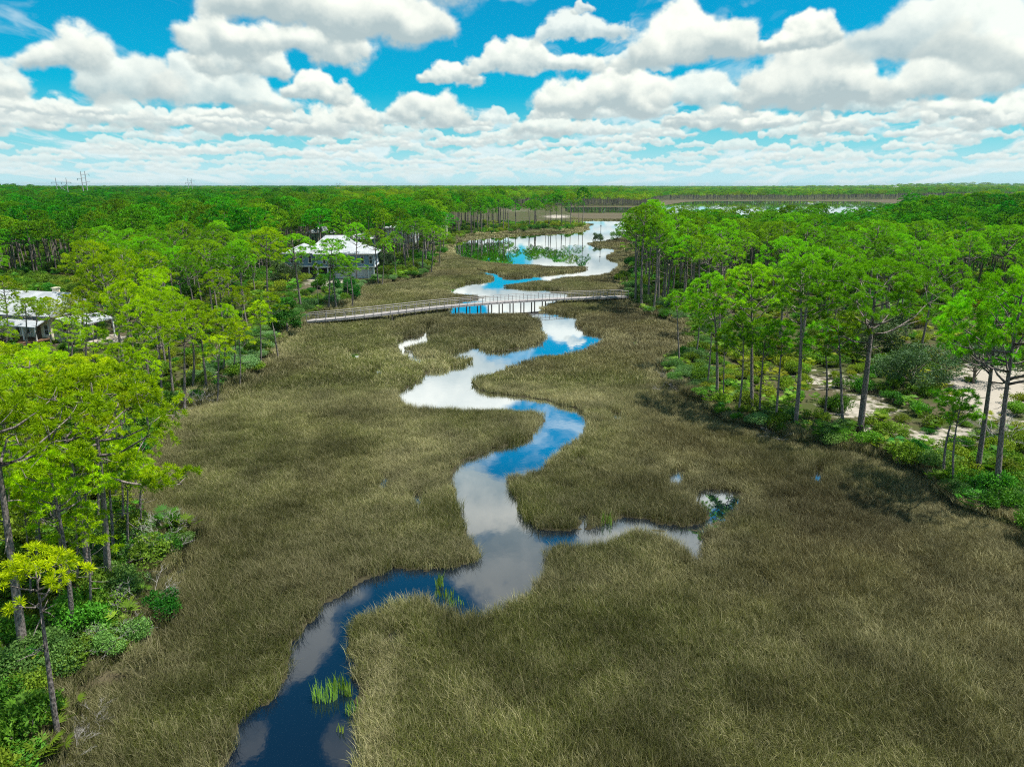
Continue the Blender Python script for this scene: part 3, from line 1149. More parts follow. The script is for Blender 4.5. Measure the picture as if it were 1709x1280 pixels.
def pine_parts(seed, h=13.5, base=.52, rad=3.4, limbs=20, flat=.85, trunk_r=.19, puff=.6, lop=0.0, dense=1.0, dead=3, reach=False):
    """returns the wood as an MB and the puffs (centre, radius) of the crown"""
    rng = np.random.default_rng(seed)
    wood = MB()
    sway = rng.normal(0, .25, 4)
    tp = []
    N = 12
    for i in range(N + 1):
        f = i / N
        tp.append(Vector((sway[0] * math.sin(f * 2.4) + sway[2] * f * f * 1.2, sway[1] * math.sin(f * 2.9 + .4) - sway[1] * math.sin(.4) + sway[3] * f * f * 1.2, -.5 + (h * .96 + .5) * f)))
    tr = [trunk_r * (1.25 if i == 0 else 1.0) * (1 - .80 * (i / N) ** 1.25) for i in range(N + 1)]
    wood.tube(tp, tr, 8)

    def at(z):
        f = min(max((z + .5) / (h * .96 + .5), 0), 1) * N
        i = min(int(f), N - 1)
        return tp[i].lerp(tp[i + 1], f - i)
    # the crown: puffs spread over an uneven dome, gathered limb by limb
    puffs = []
    zb = h * base
    ch = h - zb
    cz = zb + ch * .42
    rz_ = ch * .58
    ph = rng.random(4) * 6.28
    area = 2 * math.pi * rad * (rad + rz_)
    n = int(dense * area * .50 / (puff * puff * 2.2))
    C = []
    for k in range(n):
        ct = 1 - 1.42 * (k + .5) / n               # from the top to a little below the widest part
        t = k * 2.39996 + rng.normal(0, .25)
        st = math.sqrt(max(0, 1 - ct * ct))
        if ct < .05 and rng.random() < .35:
            continue
        out = 1 + .20 * math.sin(2 * t + ph[0]) * st + .14 * math.sin(3 * t + ph[1] + 2 * ct) + rng.normal(0, .08)
        if math.sin(2.0 * t + ph[2]) * math.sin(4 * ct + ph[3]) > .45:       # a gap in the foliage
            if rng.random() < .85:
                continue
        out *= 1 + lop * math.cos(t) * st
        if rng.random() < .22:
            out *= rng.uniform(.45, .8)
        C.append((rad * st * out * math.cos(t), rad * st * out * math.sin(t), cz + rz_ * ct * (1 if ct > 0 else .8) * (.9 + .1 * out)))
    C = np.array(C)
    top = at(h * .95)
    K = limbs
    A = []
    for k in range(K):
        ct = 1 - 1.35 * (k + .5) / K
        t = k * 2.39996 + ph[0] + rng.normal(0, .3)
        st = math.sqrt(max(0, 1 - ct * ct))
        A.append((rad * st * math.cos(t), rad * st * math.sin(t), cz + rz_ * ct))
    A = np.array(A)
    own = np.argmin(np.linalg.norm(C[:, None, :] - A[None], axis=2), axis=1)
    for k in range(K):
        mine = C[own == k]
        if len(mine) == 0:
            continue
        m_ = Vector(mine.mean(0))
        za = max(zb * .93, min(h * .93, m_.z - (.30 + .35 * rng.random()) * math.hypot(m_.x, m_.y) - .3))
        p0 = at(za)
        m_ = m_ + Vector((p0.x, p0.y, 0)) * .6
        p3 = p0.lerp(m_, .86)
        side = Vector((rng.normal(0, .12), rng.normal(0, .12), 0)) * rad
        sag = -.10 * (p3 - p0).length
        p1 = p0.lerp(p3, .36) + side * .6 + Vector((0, 0, sag))
        p2 = p0.lerp(p3, .70) + side + Vector((0, 0, sag * .7))
        r0 = max(.025, trunk_r * .40 * ((p3 - p0).length / rad) ** .5)
        wood.tube([p0, p1, p2, p3], [r0, r0 * .74, r0 * .5, r0 * .28], 5)
        for c in mine:
            c = Vector(c) + Vector((p0.x, p0.y, 0)) * .6
            b0 = p2 if (c - p2).length < (c - p3).length else p3
            if (c - p1).length < (c - b0).length:
                b0 = p1
            mid = b0.lerp(c, .55) + Vector((rng.normal(0, .06), rng.normal(0, .06), -.06))
            wood.tube([b0, mid, c], [r0 * .34, r0 * .24, r0 * .12], 4)
            d = (c - b0)
            d.z = abs(d.z) + .15
            puffs.append((c, puff * (.62 + .5 * rng.random()), d.normalized()))
    if reach:                                            # one long low limb far out to the side
        p0 = at(h * .54)
        e3 = p0 + Vector((4.9, .2, .55))
        e1, e2 = p0 + Vector((1.7, 0, -.05)), p0 + Vector((3.4, .1, .1))
        wood.tube([p0, e1, e2, e3], [.085, .065, .045, .02], 6)
        for q in range(13):
            t = .30 + .70 * q / 12
            b0 = e1.lerp(e3, t)
            c = b0 + Vector((rng.normal(0, .3), (1 if q % 2 else -1) * rng.uniform(.25, 1.0), rng.uniform(.15, .6)))
            wood.tube([b0, b0.lerp(c, .6), c], [.03, .02, .01], 4)
            puffs.append((c, puff * rng.uniform(.7, 1.0), Vector((.5, 0, .6)).normalized()))
    for q in range(dead):                                # bare broken snags below the crown
        z0 = zb * (.5 + .48 * rng.random())
        t = rng.random() * 6.28
        d = Vector((math.cos(t), math.sin(t), rng.normal(-.05, .2)))
        p0 = at(z0)
        L = .5 + 1.1 * rng.random()
        wood.tube([p0, p0 + d * L * .6, p0 + d * L + Vector((0, 0, rng.normal(0, .12)))], [.035, .022, .009], 4)
    return wood, puffs


def crown_arrays(rng, puffs, per, n, width, needle, squash=.5):
    C, D, S, A = [], [], [], []
    for (p, r, d) in puffs:
        k = max(4, int(per * (r / .6) ** 1.6))
        u = rng.normal(0, 1, (k, 3))
        u /= np.linalg.norm(u, axis=1, keepdims=True)
        u[:, 2] = np.abs(u[:, 2]) * 1.0 - .22
        rr = r * (.55 + .45 * rng.random(k) ** .5)
        c = np.array(p) + u * rr[:, None] * np.array([1, 1, squash])
        C.append(c)
        dd = u * .8 + np.array(d) * .35 + np.array([0, 0, .3])
        D.append(dd / np.linalg.norm(dd, axis=1, keepdims=True))
        S.append(needle * (.8 + .4 * rng.random(k)))
        A.append(np.clip(rng.normal(.5, .26) + rng.normal(0, .14, k) + .35 * u[:, 2], 0, 1))  # upper tufts lighter: sunlit tops put into the needle colour
    C, D, S, A = map(np.concatenate, (C, D, S, A))
    return needles(rng, C, D, S, n, width, A)


# kinds of pine: shape settings, then how densely the near version is needled
KINDS = {
    'tall': dict(h=14, base=.64, rad=2.15, limbs=15, trunk_r=.17, puff=.50, dead=5),
    'broad': dict(h=15, base=.56, rad=4.3, limbs=22, trunk_r=.25, puff=.62, dead=4),
    'young': dict(h=9, base=.60, rad=1.4, limbs=11, trunk_r=.10, puff=.38, dead=5, dense=.8),
    'dome': dict(h=14, base=.60, rad=3.1, limbs=19, trunk_r=.19, puff=.56, dead=3),
    'side': dict(h=13, base=.66, rad=3.6, limbs=16, trunk_r=.21, puff=.52, dead=4, lop=.35, dense=.85, reach=True),
    'umbrella': dict(h=13, base=.70, rad=3.0, limbs=15, trunk_r=.20, puff=.52, dead=6, dense=.85),
    'topknot': dict(h=9, base=.83, rad=1.45, limbs=9, trunk_r=.14, puff=.42, dead=9),
}
NVAR = {'tall': 5, 'broad': 3, 'young': 4, 'dome': 5, 'side': 2, 'umbrella': 4, 'topknot': 1}
WOOD, CROWN, JOINED = {}, {}, []


def build_pine_meshes():
    s = 100
    for kind, kw in KINDS.items():
        for v in range(NVAR[kind]):
            s += 1
            rng = np.random.default_rng(s)
            kw2 = dict(kw)
            kw2['base'] += rng.normal(0, .02)
            wood, puffs = pine_parts(s, **kw2)
            WOOD[kind, v] = wood.mesh('pine_trunk', M['bark'], True)
            per = 13
            V, q, vary = crown_arrays(rng, puffs, per, 42, .015, .25, .85)
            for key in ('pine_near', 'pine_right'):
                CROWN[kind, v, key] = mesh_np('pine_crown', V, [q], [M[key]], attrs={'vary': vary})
            if kind in ('dome', 'tall', 'broad'):
                V, q, vary = crown_arrays(rng, puffs, 13, 12, .06, .25, .85)
                wv = np.array(wood.V)
                # plain trunk for the far stand
                t = MB()
                hh = kw2['h'] * .93
                t.tube([(0, 0, -.5), (0, 0, hh * .5), (0, 0, hh)], [kw2['trunk_r'], kw2['trunk_r'] * .75, .03], 5)
                tv = np.array(t.V)
                n4 = np.array([f for f in t.F if len(f) == 4])
                F4 = np.concatenate([q, n4 + len(V)])
                fm = np.concatenate([np.zeros(len(q), int), np.ones(len(n4), int)])
                JOINED.append(mesh_np('forest_pine', np.concatenate([V, tv]), [F4], [M['pine_far'], M['bark']], fm, {'vary': np.concatenate([vary, np.zeros(len(tv))])}))


build_pine_meshes()

# hand-placed pines: base x, base y, top x, top y (photo pixels), kind, crown width factor, label
PINES = [
    # right bank
    (1435, 720, 1473, 436, 'broad', 1.15, 'broad spreading pine on the right bank, the widest dark-limbed crown there'),
    (1407, 724, 1411, 523, 'young', 1.25, 'slim young pine standing just left of the broad spreading pine on the right bank'),
    (1327, 712, 1353, 440, 'tall', 1.15, 'tall pine with a bent upper trunk, first full-grown one left of the broad spreading pine'),
    (1255, 688, 1265, 446, 'dome', 1.0, 'tall thick-trunked pine with high round crown, second full-grown one left of the broad spreading pine'),
    (1196, 666, 1186, 458, 'dome', .95, 'yellowish round-crowned pine at the left end of the tall front row on the right bank'),
    (1268, 696, 1276, 530, 'young', 1.0, 'thin pine right beside the thick-trunked pine on the right bank'),
    (1295, 704, 1308, 537, 'young', 1.2, 'short leaning pine between two tall pines of the right bank front row'),
    (1231, 690, 1233, 530, 'young', 1.1, 'short straight pine just left of the thick-trunked pine on the right bank'),
    (1180, 648, 1183, 512, 'young', 1.0, 'slender pine standing among bushes at the tip of the right bank'),
    (1207, 672, 1211, 550, 'young', .9, 'smallest slender pine beside the yellowish round-crowned pine'),
    (1160, 602, 1168, 490, 'tall', 1.0, 'pine with a pale scarred foot at the marsh edge on the right bank'),
    (1134, 610, 1133, 488, 'tall', .95, 'pine standing farthest out in the brown marsh by the right bank'),
    (1374, 700, 1386, 537, 'young', 1.2, 'small pine over the white sand patch on the right bank'),
    (1576, 803, 1590, 650, 'young', 1.3, 'short bushy pine, left one of the twin pair near the right edge bank'),
    (1593, 814, 1603, 655, 'young', 1.1, 'short bushy pine, right one of the twin pair near the right edge bank'),
    (1629, 797, 1665, 487, 'broad', .85, 'leaning long-limbed pine in front of the bare sand clearing'),
    (1664, 832, 1707, 454, 'broad', .8, 'nearest tall pine at the right edge, cut off by the picture edge'),
    (1060, 504, 1062, 352, 'tall', 1.2, 'tall pine at the right landing of the boardwalk, first in the dark trunk row'),
    (1071, 515, 1076, 345, 'tall', 1.2, 'tall pine at the right landing of the boardwalk, nearest to the marsh'),
    (1082, 505, 1088, 338, 'dome', .95, 'tall round-crowned pine behind the trunk row at the boardwalk landing'),
    (1090, 520, 1096, 372, 'tall', 1.1, 'pine with open lower limbs right of the boardwalk landing'),
    (1098, 511, 1104, 356, 'tall', 1.1, 'pine rising behind the bright palmettos right of the boardwalk landing'),
    (1114, 498, 1125, 350, 'dome', 1.0, 'round pine beside the sunlit yellow grass glade on the right bank'),
    (1142, 505, 1150, 375, 'tall', 1.1, 'upright pine at the right side of the sunlit glade'),
    (1165, 520, 1172, 395, 'dome', .9, 'low round pine behind the pale-footed pine'),
    (1200, 560, 1205, 400, 'dome', .9, 'dark full pine behind the left end of the right bank front row'),
    (1300, 580, 1310, 400, 'dome', 1.0, 'full-crowned pine seen between two tall front pines of the right bank'),
    (1380, 600, 1392, 425, 'tall', 1.1, 'pine half hidden behind the left side of the broad spreading pine'),
    # left bank
    (181, 980, 163, 615, 'side', 1.0, 'sunny lopsided pine reaching a long limb over the marsh on the left bank'),
    (152, 1006, 100, 640, 'umbrella', 1.1, 'bright pine leaning left just behind the lopsided pine, bottom left'),
    (121, 1064, 92, 745, 'tall', 1.0, 'dark thin-trunked pine between the two thick trunks bottom left'),
    (41, 1096, -20, 640, 'umbrella', 1.1, 'thick grey-trunked pine at the left edge whose crown leaves the picture'),
    (98, 1232, 72, 925, 'topknot', 1.0, 'near short pine with a single flat tuft of needles, bottom left'),
    (113, 936, 80, 775, 'young', 1.5, 'low pine with small bright crown between trunks at the left edge'),
    (79, 898, 15, 660, 'umbrella', 1.0, 'yellow-green pine at the left edge behind the thick grey trunk'),
    (203, 893, 196, 735, 'young', 1.2, 'thin pine right behind the lopsided pine'),
    (240, 895, 236, 770, 'young', 1.0, 'thin pine at the marsh edge under the long limb'),
    (60, 850, 40, 590, 'umbrella', 1.0, 'wide bright pine below the cream house at the left edge'),
    (130, 830, 120, 600, 'umbrella', 1.1, 'wide bright pine directly below the brown steps of the cream house'),
    (20, 800, -10, 575, 'umbrella', 1.0, 'bright pine cut by the left edge below the cream house'),
    (176, 790, 168, 610, 'tall', 1.0, 'upright bright pine behind the lopsided pine'),
    (226, 668, 205, 472, 'dome', .85, 'tall pine with leaning dark trunk in the middle of the left bank'),
    (248, 684, 236, 500, 'tall', 1.1, 'leaning pine with reddish trunk in the middle of the left bank'),
    (271, 700, 262, 530, 'tall', 1.0, 'slim pine at the marsh edge in the middle of the left bank'),
    (290, 663, 276, 488, 'dome', .9, 'pine with bright round crown between slim trunks of the left bank'),
    (307, 682, 312, 520, 'tall', 1.0, 'straight pine over grey shrubs at the left marsh edge'),
    (320, 650, 318, 500, 'tall', 1.2, 'thicker pine behind the straight pine at the left marsh edge'),
    (345, 650, 332, 507, 'tall', 1.1, 'leaning pine with drooping bright twigs at the left marsh edge'),
    (361, 676, 362, 560, 'young', 1.1, 'low thin pine nearest the marsh, pair with another slim one'),
    (365, 662, 372, 530, 'young', 1.1, 'thin pine just behind the low one nearest the marsh'),
    (371, 626, 374, 508, 'tall', 1.0, 'upright pine with bushy round crown right of the left bank middle'),
    (387, 628, 392, 530, 'young', 1.2, 'short pine with layered bright crown on the left bank'),
    (400, 650, 396, 540, 'young', 1.1, 'thin pine out at the brown marsh edge of the left bank'),
    (436, 612, 430, 505, 'young', 1.3, 'lone slim pine close to the marsh left of the boardwalk end'),
    (410, 590, 402, 480, 'tall', 1.0, 'pine behind the lone slim pine left of the boardwalk end'),
    (449, 530, 445, 383, 'dome', 1.1, 'tallest pine left of the blue house, with bare lower trunk'),
    (465, 600, 452, 490, 'young', 1.2, 'slim pine beside the dark bushy tree at the boardwalk end'),
    (504, 522, 492, 394, 'dome', 1.2, 'wide pine before the left wing of the blue house'),
    (548, 516, 556, 399, 'dome', 1.0, 'pine in front of the middle of the blue house'),
    (562, 518, 561, 425, 'young', 1.6, 'thin pine beside the one in front of the blue house'),
    (580, 509, 578, 438, 'young', 1.0, 'small thin pine before the white lower wall of the blue house'),
    (587, 516, 585, 430, 'young', 1.6, 'slim pine right of the small thin one before the blue house'),
    (532, 516, 528, 440, 'young', .7, 'thin sparse pine over the pale yard of the blue house'),
    (595, 468, 592, 374, 'dome', .9, 'upright pine against the white roof of the blue house'),
    (632, 478, 627, 382, 'dome', 1.0, 'round pine at the right corner of the blue house'),
    (638, 479, 645, 398, 'tall', .9, 'pine just right of the round one at the house corner'),
    (662, 464, 660, 388, 'tall', 1.1, 'pine with reddish lower branches right of the blue house'),
    (692, 456, 690, 366, 'dome', 1.1, 'tall pine at the point, left one of three dark trunks'),
    (705, 456, 708, 367, 'tall', 1.2, 'tall pine at the point, middle one of three dark trunks'),
    (719, 453, 722, 378, 'dome', 1.0, 'tall pine at the point, right one of three dark trunks'),
    (734, 440, 740, 382, 'tall', 1.25, 'outermost pine of the left point, leaning over the lagoon'),
    (160, 560, 155, 404, 'broad', .9, 'broad bright pine right behind the cream house yard'),
    (200, 540, 205, 415, 'dome', 1.0, 'round pine behind the tall leaning trunk of the left bank'),
    (235, 520, 240, 394, 'dome', 1.1, 'yellow-topped pine on the rise behind the left bank'),
    (120, 575, 118, 508, 'young', 1.5, 'small leafy pine in front of the white porch roof'),
    (10, 580, 8, 462, 'dome', .9, 'open-crowned pine in front of the white roof at the left edge'),
    (130, 992, 118, 752, 'tall', .6, 'slim pine with narrow crown, left of the two trunks behind the lopsided pine'),
    (72, 945, 58, 705, 'tall', .6, 'slim pine with narrow crown in the second row behind the thick grey trunk'),
    (106, 968, 94, 722, 'tall', .65, 'slim straight pine in the gap between the thick grey trunk and the lopsided pine'),
    (190, 938, 186, 735, 'young', 1.1, 'thin pine close against the right side of the lopsided pine trunk'),
    (150, 1046, 140, 850, 'young', 1.0, 'small thin pine in front of the lopsided pine, over green bushes'),
    (52, 1018, 40, 800, 'tall', .55, 'slim pine almost touching the right side of the thick grey trunk'),
    (232, 872, 229, 715, 'young', 1.0, 'thin pine farthest out on the bush-covered corner below the long limb'),
    (175, 830, 168, 640, 'tall', .7, 'slim pine two rows behind the lopsided pine'),
    (90, 800, 82, 620, 'tall', .75, 'slim pine in the middle of the bright stand at the left edge'),
    (62, 985, 48, 775, 'tall', .7, 'slender grey-barked pine just right of the thick trunk at the left edge'),
    (142, 945, 132, 715, 'tall', .75, 'slender leaning pine directly left of the lopsided pine trunk'),
    (166, 905, 160, 690, 'tall', .75, 'slender straight pine rising behind the lopsided pine trunk'),
    (96, 1015, 86, 810, 'young', 1.2, 'thin pine with small tuft between the two leaning trunks bottom left'),
    (214, 925, 210, 760, 'young', 1.1, 'thin bare-stemmed pine right of the lopsided pine trunk'),
    (18, 965, 4, 745, 'tall', .75, 'slender pine behind the thick grey trunk at the left edge'),
    (192, 850, 187, 650, 'tall', .8, 'slender pine at the back of the lopsided pine, towards the marsh'),
    (226, 800, 222, 640, 'tall', .75, 'slender pine at the marsh edge above the lopsided pine'),
    (250, 745, 243, 585, 'tall', .8, 'slim pine at the corner where the left bank steps back'),
    (205, 755, 196, 575, 'tall', .85, 'slim pine behind the corner where the left bank steps back'),
    (120, 602, 119, 492, 'dome', .8, 'round pine before the right end of the cream house roof'),
    (60, 602, 58, 496, 'dome', .75, 'round pine before the steps of the cream house'),
    (140, 590, 139, 480, 'tall', 1.1, 'upright pine at the right end of the cream house'),
    (45, 612, 42, 498, 'tall', 1.2, 'upright bright pine before the middle of the cream house'),
    (110, 645, 114, 530, 'tall', 1.0, 'upright pine below the porch corner of the cream house'),
    (142, 622, 140, 505, 'tall', 1.1, 'narrow pine right of the cream house porch'),
    (-8, 640, -6, 530, 'dome', .9, 'round pine cut by the left edge before the cream house'),
    (70, 668, 68, 572, 'dome', .9, 'low round bright pine in the gap before the cream house steps'),
    (152, 676, 156, 545, 'tall', 1.1, 'upright pine left of the leaning dark trunk in the middle of the left bank'),
    (30, 712, 24, 588, 'umbrella', 1.0, 'round bright pine near the left edge, one row below the cream house'),
    (98, 735, 96, 596, 'umbrella', 1.0, 'round bright pine between the wide bright pines below the cream house'),
    (85, 590, 80, 498, 'dome', .85, 'yellow-green pine in front of the cream house wall'),
]

ALL_XY = []          # every pine placed, to keep the fill apart
PINE_ROWS = []
N_PINE = [0]


def add_pine(x, y, z, h, kind, v, wf, rz, lean, mat, label, group):
    base_h = KINDS[kind]['h']
    root = empty('pine_tree', (x, y, z), 0, label, 'tree', group)
    s = h / base_h
    root.scale = (s * wf, s * wf, s)
    root.rotation_euler = (lean[0], lean[1], rz)
    t = bpy.data.objects.new('trunk', WOOD[kind, v])
    c = bpy.data.objects.new('crown', CROWN[kind, v, mat])
    for o in (t, c):
        COL.objects.link(o)
        o.parent = root
    ALL_XY.append((x, y))
    N_PINE[0] += 1
    return root


def lean_for(x, y, z, h, tx):
    """rotation that brings the top over the pixel column tx"""
    px0, py0 = to_px(x, y, z + h)
    d = math.hypot(y, H)
    off = (tx - float(px0)) / FPX * d
    return max(-.3, min(.3, math.atan2(off, h)))


def build_pines():
    rnd = random.Random(3)
    for i, (bx, by, tx, ty, kind, wf, label) in enumerate(PINES):
        x, y, z = place(bx, by)
        rx, ry, rzz = ray(tx, ty)
        top = H + float(rzz) / float(ry) * y
        h = max(4.0, top - z)
        ang = lean_for(x, y, z, h, tx)
        mat = 'pine_near' if bx < 500 else 'pine_right'
        v = rnd.randrange(NVAR[kind])
        rz = rnd.uniform(0, 6.28)
        if kind == 'side':
            v, rz = 0, -.25
        base_h = KINDS[kind]['h']
        side = 'pines along the left bank' if bx < 760 else 'pines along the right bank'
        # the lean happens about the world, the spin about the trunk
        q = Matrix.Rotation(ang, 3, 'Y') @ Matrix.Rotation(rz, 3, 'Z')
        root = add_pine(x, y, z, h, kind, v, wf * base_h / h * (h / base_h) ** .75, 0, (0, 0), mat, label, side)
        root.rotation_euler = q.to_euler()


build_pines()

HOUSE_PX = [(478, 640, 440, 500), (0, 150, 465, 600)]


def build_forest():
    """nearest fill trees as individuals, the forest behind as one mass"""
    rng = np.random.default_rng(77)
    pts = []
    r = 30.0
    while r < 9000:
        step = 4.9 if r < 220 else (5.6 if r < 450 else (6.6 if r < 900 else r * .0074))
        rs = step if r < 900 else step * 2.0
        n = int(2 * r * .80 / step)
        az = np.linspace(-.80, .80, max(n, 2)) + rng.uniform(-.5, .5, max(n, 2)) * step / r
        rr = r + rng.uniform(-.5, .5, len(az)) * rs
        pts.append(np.stack([np.sin(az) * rr, np.cos(az) * rr], 1))
        r += rs
    P = np.concatenate(pts)
    land = is_land(P)
    P = P[land & ~is_water(P)]
    for dx, dy in ((1.6, 0), (-1.6, 0), (0, 1.6), (0, -1.6)):     # keep off the very edge
        P = P[is_land(P + np.array([dx, dy]))]
    r = np.hypot(P[:, 0], P[:, 1])
    sand = sand_at(P)
    keep = rng.random(len(P)) > np.clip(sand * 1.25 - .12, 0, 1)
    # looser stand on the near banks, clear glades
    dens = fbm(P, .035, 61)
    px, py = to_px(P[:, 0], P[:, 1], np.full(len(P), .7))
    near = r < 150
    thin = np.where(near, np.where(px < 854, .62, .42), .92)
    keep &= rng.random(len(P)) < thin
    # open row of pines on the spit across the lagoon, with bare sand and marsh behind it
    spit = (px > 750) & (px < 1000) & (py > 345.5) & (py < 400)
    keep &= ~(spit & ((py < np.where(px > 850, 375, 369)) | (rng.random(len(P)) > np.where(px > 850, .40, .62))))
    # hand-placed stretches: front of the right bank, and the lower left corner
    keep &= ~((px > 1100) & (py > 625))
    keep &= ~((px < 330) & (py > 700))
    keep &= ~((px < 175) & (py > 585))
    keep &= ~((px > 1060) & (px < 1330) & (py > 520))
    keep &= ~((px > 440) & (px < 760) & (py > 455))
    # nothing on or right in front of the houses
    for (x0, x1, y0, y1) in HOUSE_PX:
        keep &= ~((px > x0) & (px < x1) & (py > y0) & (py < y1))
    P, r = P[keep], r[keep]
    used = np.array(ALL_XY)
    ok = np.ones(len(P), bool)
    for k in np.where(r < 200)[0]:
        ok[k] = np.min(np.hypot(used[:, 0] - P[k, 0], used[:, 1] - P[k, 1])) > 2.6
    P, r = P[ok], r[ok]
    order = np.argsort(r)
    P, r = P[order], r[order]
    px, py = to_px(P[:, 0], P[:, 1], np.full(len(P), .7))
    vis = (px > -60) & (px < 1769) & (py < 1330)
    left = 298 - N_PINE[0]
    ind = np.where(vis)[0][:left]
    mask = np.zeros(len(P), bool)
    mask[ind] = True
    z = land_height(P, np.ones(len(P), bool))
    words_h = ('low', 'middling', 'tall')
    for n_, k in enumerate(ind):
        x, y = P[k]
        rr = r[k]
        kind = rng.choice(['dome', 'tall', 'dome', 'tall', 'broad'])
        base = 12.0 if px[k] < 854 else 13.5
        h = base * rng.uniform(.82, 1.14) * (.88 if (px[k] > 1040 and rr > 170) else 1.0)
        lean = (rng.normal(0, .025), rng.normal(0, .03))
        v = int(rng.integers(0, NVAR[kind]))
        mat = 'pine_near' if (px[k] < 420 and rr < 110) else 'pine_right'
        FILL.append((n_, float(px[k]), float(py[k]), h, kind, mat))
        root = add_pine(x, y, z[k], h, kind, v, rng.uniform(.85, 1.1), rng.uniform(0, 6.28), lean, mat, None, None)
        FILL_OBJ.append(root)
    Q, zq, rq = P[~mask], z[~mask], r[~mask]
    n = len(Q)
    print('individual pines', N_PINE[0], 'forest', n)
    qx, qy = to_px(Q[:, 0], Q[:, 1], np.full(n, .7))
    pen = (qx > 700) & (qx < 990) & (qy > 360) & (qy < 400)
    hs = rng.uniform(.70, 1.14, n) * np.where(pen, 1.12, 1.0) * np.where((qx > 1040) & (qx < 1500), .80, 1.0) * (.86 + .3 * fbm(Q, .012, 71)) * np.where(rq > 500, .80 + .42 * fbm(Q, .004, 73), 1.0)
    grow = np.where(rq > 900, np.clip(rq / 900, 1, 2.4) ** .8, 1.0)
    ws = rng.uniform(.88, 1.15, n) * grow * 1.08
    scl = np.stack([ws, ws, hs], 1)
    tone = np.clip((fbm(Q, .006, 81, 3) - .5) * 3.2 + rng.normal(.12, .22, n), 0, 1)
    tone = np.where((qx > 560) & (rq > 420), np.clip(tone + .35, 0, 1), tone * .5)  # distant middle forest paler, the rest duller: cloud-shadow contrast put into the colour
    rot = np.stack([rng.normal(0, .03, n), rng.normal(0, .03, n), rng.random(n) * 6.283], 1)
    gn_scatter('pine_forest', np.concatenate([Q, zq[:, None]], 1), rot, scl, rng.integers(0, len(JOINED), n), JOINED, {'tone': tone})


FILL, FILL_OBJ = [], []
build_forest()


def label_fill():
    """say of each fill pine where it stands and what it looks like"""
    def region(px, py):
        if px < 150:
            a_ = 'at the left edge beyond the cream house' if py < 560 else 'at the left edge on the near left bank'
        elif px < 330:
            a_ = 'behind the sandy road' if py < 470 else 'on the left bank above the brown marsh'
        elif px < 480:
            a_ = 'in the wood left of the blue house' if py < 500 else 'on the left bank before the boardwalk end'
        elif px < 640:
            a_ = 'behind the white roof of the blue house'
        elif px < 860:
            a_ = 'on the point left of the lagoon'
        elif px < 1160:
            a_ = 'behind the right landing of the boardwalk'
        elif px < 1300:
            a_ = 'behind the right bank front row'
        elif px < 1420:
            a_ = 'left behind the broad spreading pine'
        elif px < 1570:
            a_ = 'straight behind the broad spreading pine'
        else:
            a_ = 'at the right edge beyond the sand clearing'
        return a_
    groups = {}
    for (n, px, py, h, kind, mat), o in zip(FILL, FILL_OBJ):
        groups.setdefault(region(px, py), []).append((py, px, h, kind, mat, o))
    rows = ('nearest', 'second nearest', 'third nearest', 'fourth nearest', 'fifth nearest', 'sixth nearest')
    cr = {'dome': 'round-crowned', 'tall': 'narrow-crowned', 'broad': 'wide-crowned'}
    for reg, lst in groups.items():
        kinds = {}
        for it in lst:
            hw = 'tall' if it[2] > 13.6 else ('low' if it[2] < 11.6 else 'middling')
            kinds.setdefault((hw, cr[it[3]]), []).append(it)
        for (hw, cw), sub in kinds.items():
            sub.sort(key=lambda t: -t[0])
            for k, it in enumerate(sub):
                if len(sub) == 1:
                    lab = 'the only %s %s pine %s' % (hw, cw, reg)
                elif k < len(rows):
                    lab = '%s of the %s %s pines %s' % (rows[k], hw, cw, reg)
                else:
                    lab = 'one of the farther %s %s pines %s' % (hw, cw, reg)
                tag(it[5], lab, 'tree', 'pines ' + reg)


label_fill()


# ------------------------------------------------------------------ shrubs
def leaf_bush(rng, radius, height, n, leaf, mat, name, stems=6, shell=.45, dead=False):
    """uneven bush: leaf-sized faces in several lobes, with stems"""
    lobes = []
    for _ in range(max(4, int(5 + radius * 3))):
        t, rr = rng.random() * 6.28, radius * math.sqrt(rng.random()) * .8
        lobes.append((math.cos(t) * rr, math.sin(t) * rr, height * (.35 + .45 * rng.random() * (1 - .4 * rr / radius)), radius * (.28 + .25 * rng.random())))
    C, A = [], []
    per = n // len(lobes)
    for (x, y, z, r) in lobes:
        u = rng.normal(0, 1, (per, 3))
        u /= np.linalg.norm(u, axis=1, keepdims=True)
        rr = r * (shell + (1.12 - shell) * rng.random(per) ** .6)
        c = np.array([x, y, z]) + u * rr[:, None] * np.array([1, 1, .75])
        c[:, 2] = np.abs(c[:, 2])
        C.append(c)
        A.append(np.clip(rng.normal(.5, .16) + rng.normal(0, .2, per), 0, 1))
    C, A = np.concatenate(C), np.concatenate(A)
    k = len(C)
    d = rng.normal(0, 1, (k, 3))
    d[:, 2] += .5
    d /= np.linalg.norm(d, axis=1, keepdims=True)
    s = np.cross(d, rng.normal(0, 1, (k, 3)))
    s /= np.linalg.norm(s, axis=1, keepdims=True) + 1e-6
    L = leaf * (.6 + .8 * rng.random(k))[:, None]
    V = np.stack([C, C + d * L * .5 - s * L * .26, C + d * L, C + d * L * .5 + s * L * .26], 1).reshape(-1, 3)
    q = np.arange(k)[:, None] * 4 + np.array([[0, 1, 2, 3]])
    st = MB()
    for (x, y, z, r) in lobes[:stems]:
        st.tube([(x * .15, y * .15, -.2), (x * .5, y * .5, z * .55), (x, y, z)], [.05, .035, .012], 4)
    sv = np.array(st.V)
    n4 = np.array([f for f in st.F if len(f) == 4])
    F4 = np.concatenate([q, n4 + len(V)])
    fm = np.concatenate([np.zeros(k, int), np.ones(len(n4), int)])
    return mesh_np(name, np.concatenate([V, sv]), [F4], [mat, M['bark']], fm, {'vary': np.concatenate([np.repeat(A, 4), np.zeros(len(sv))])})


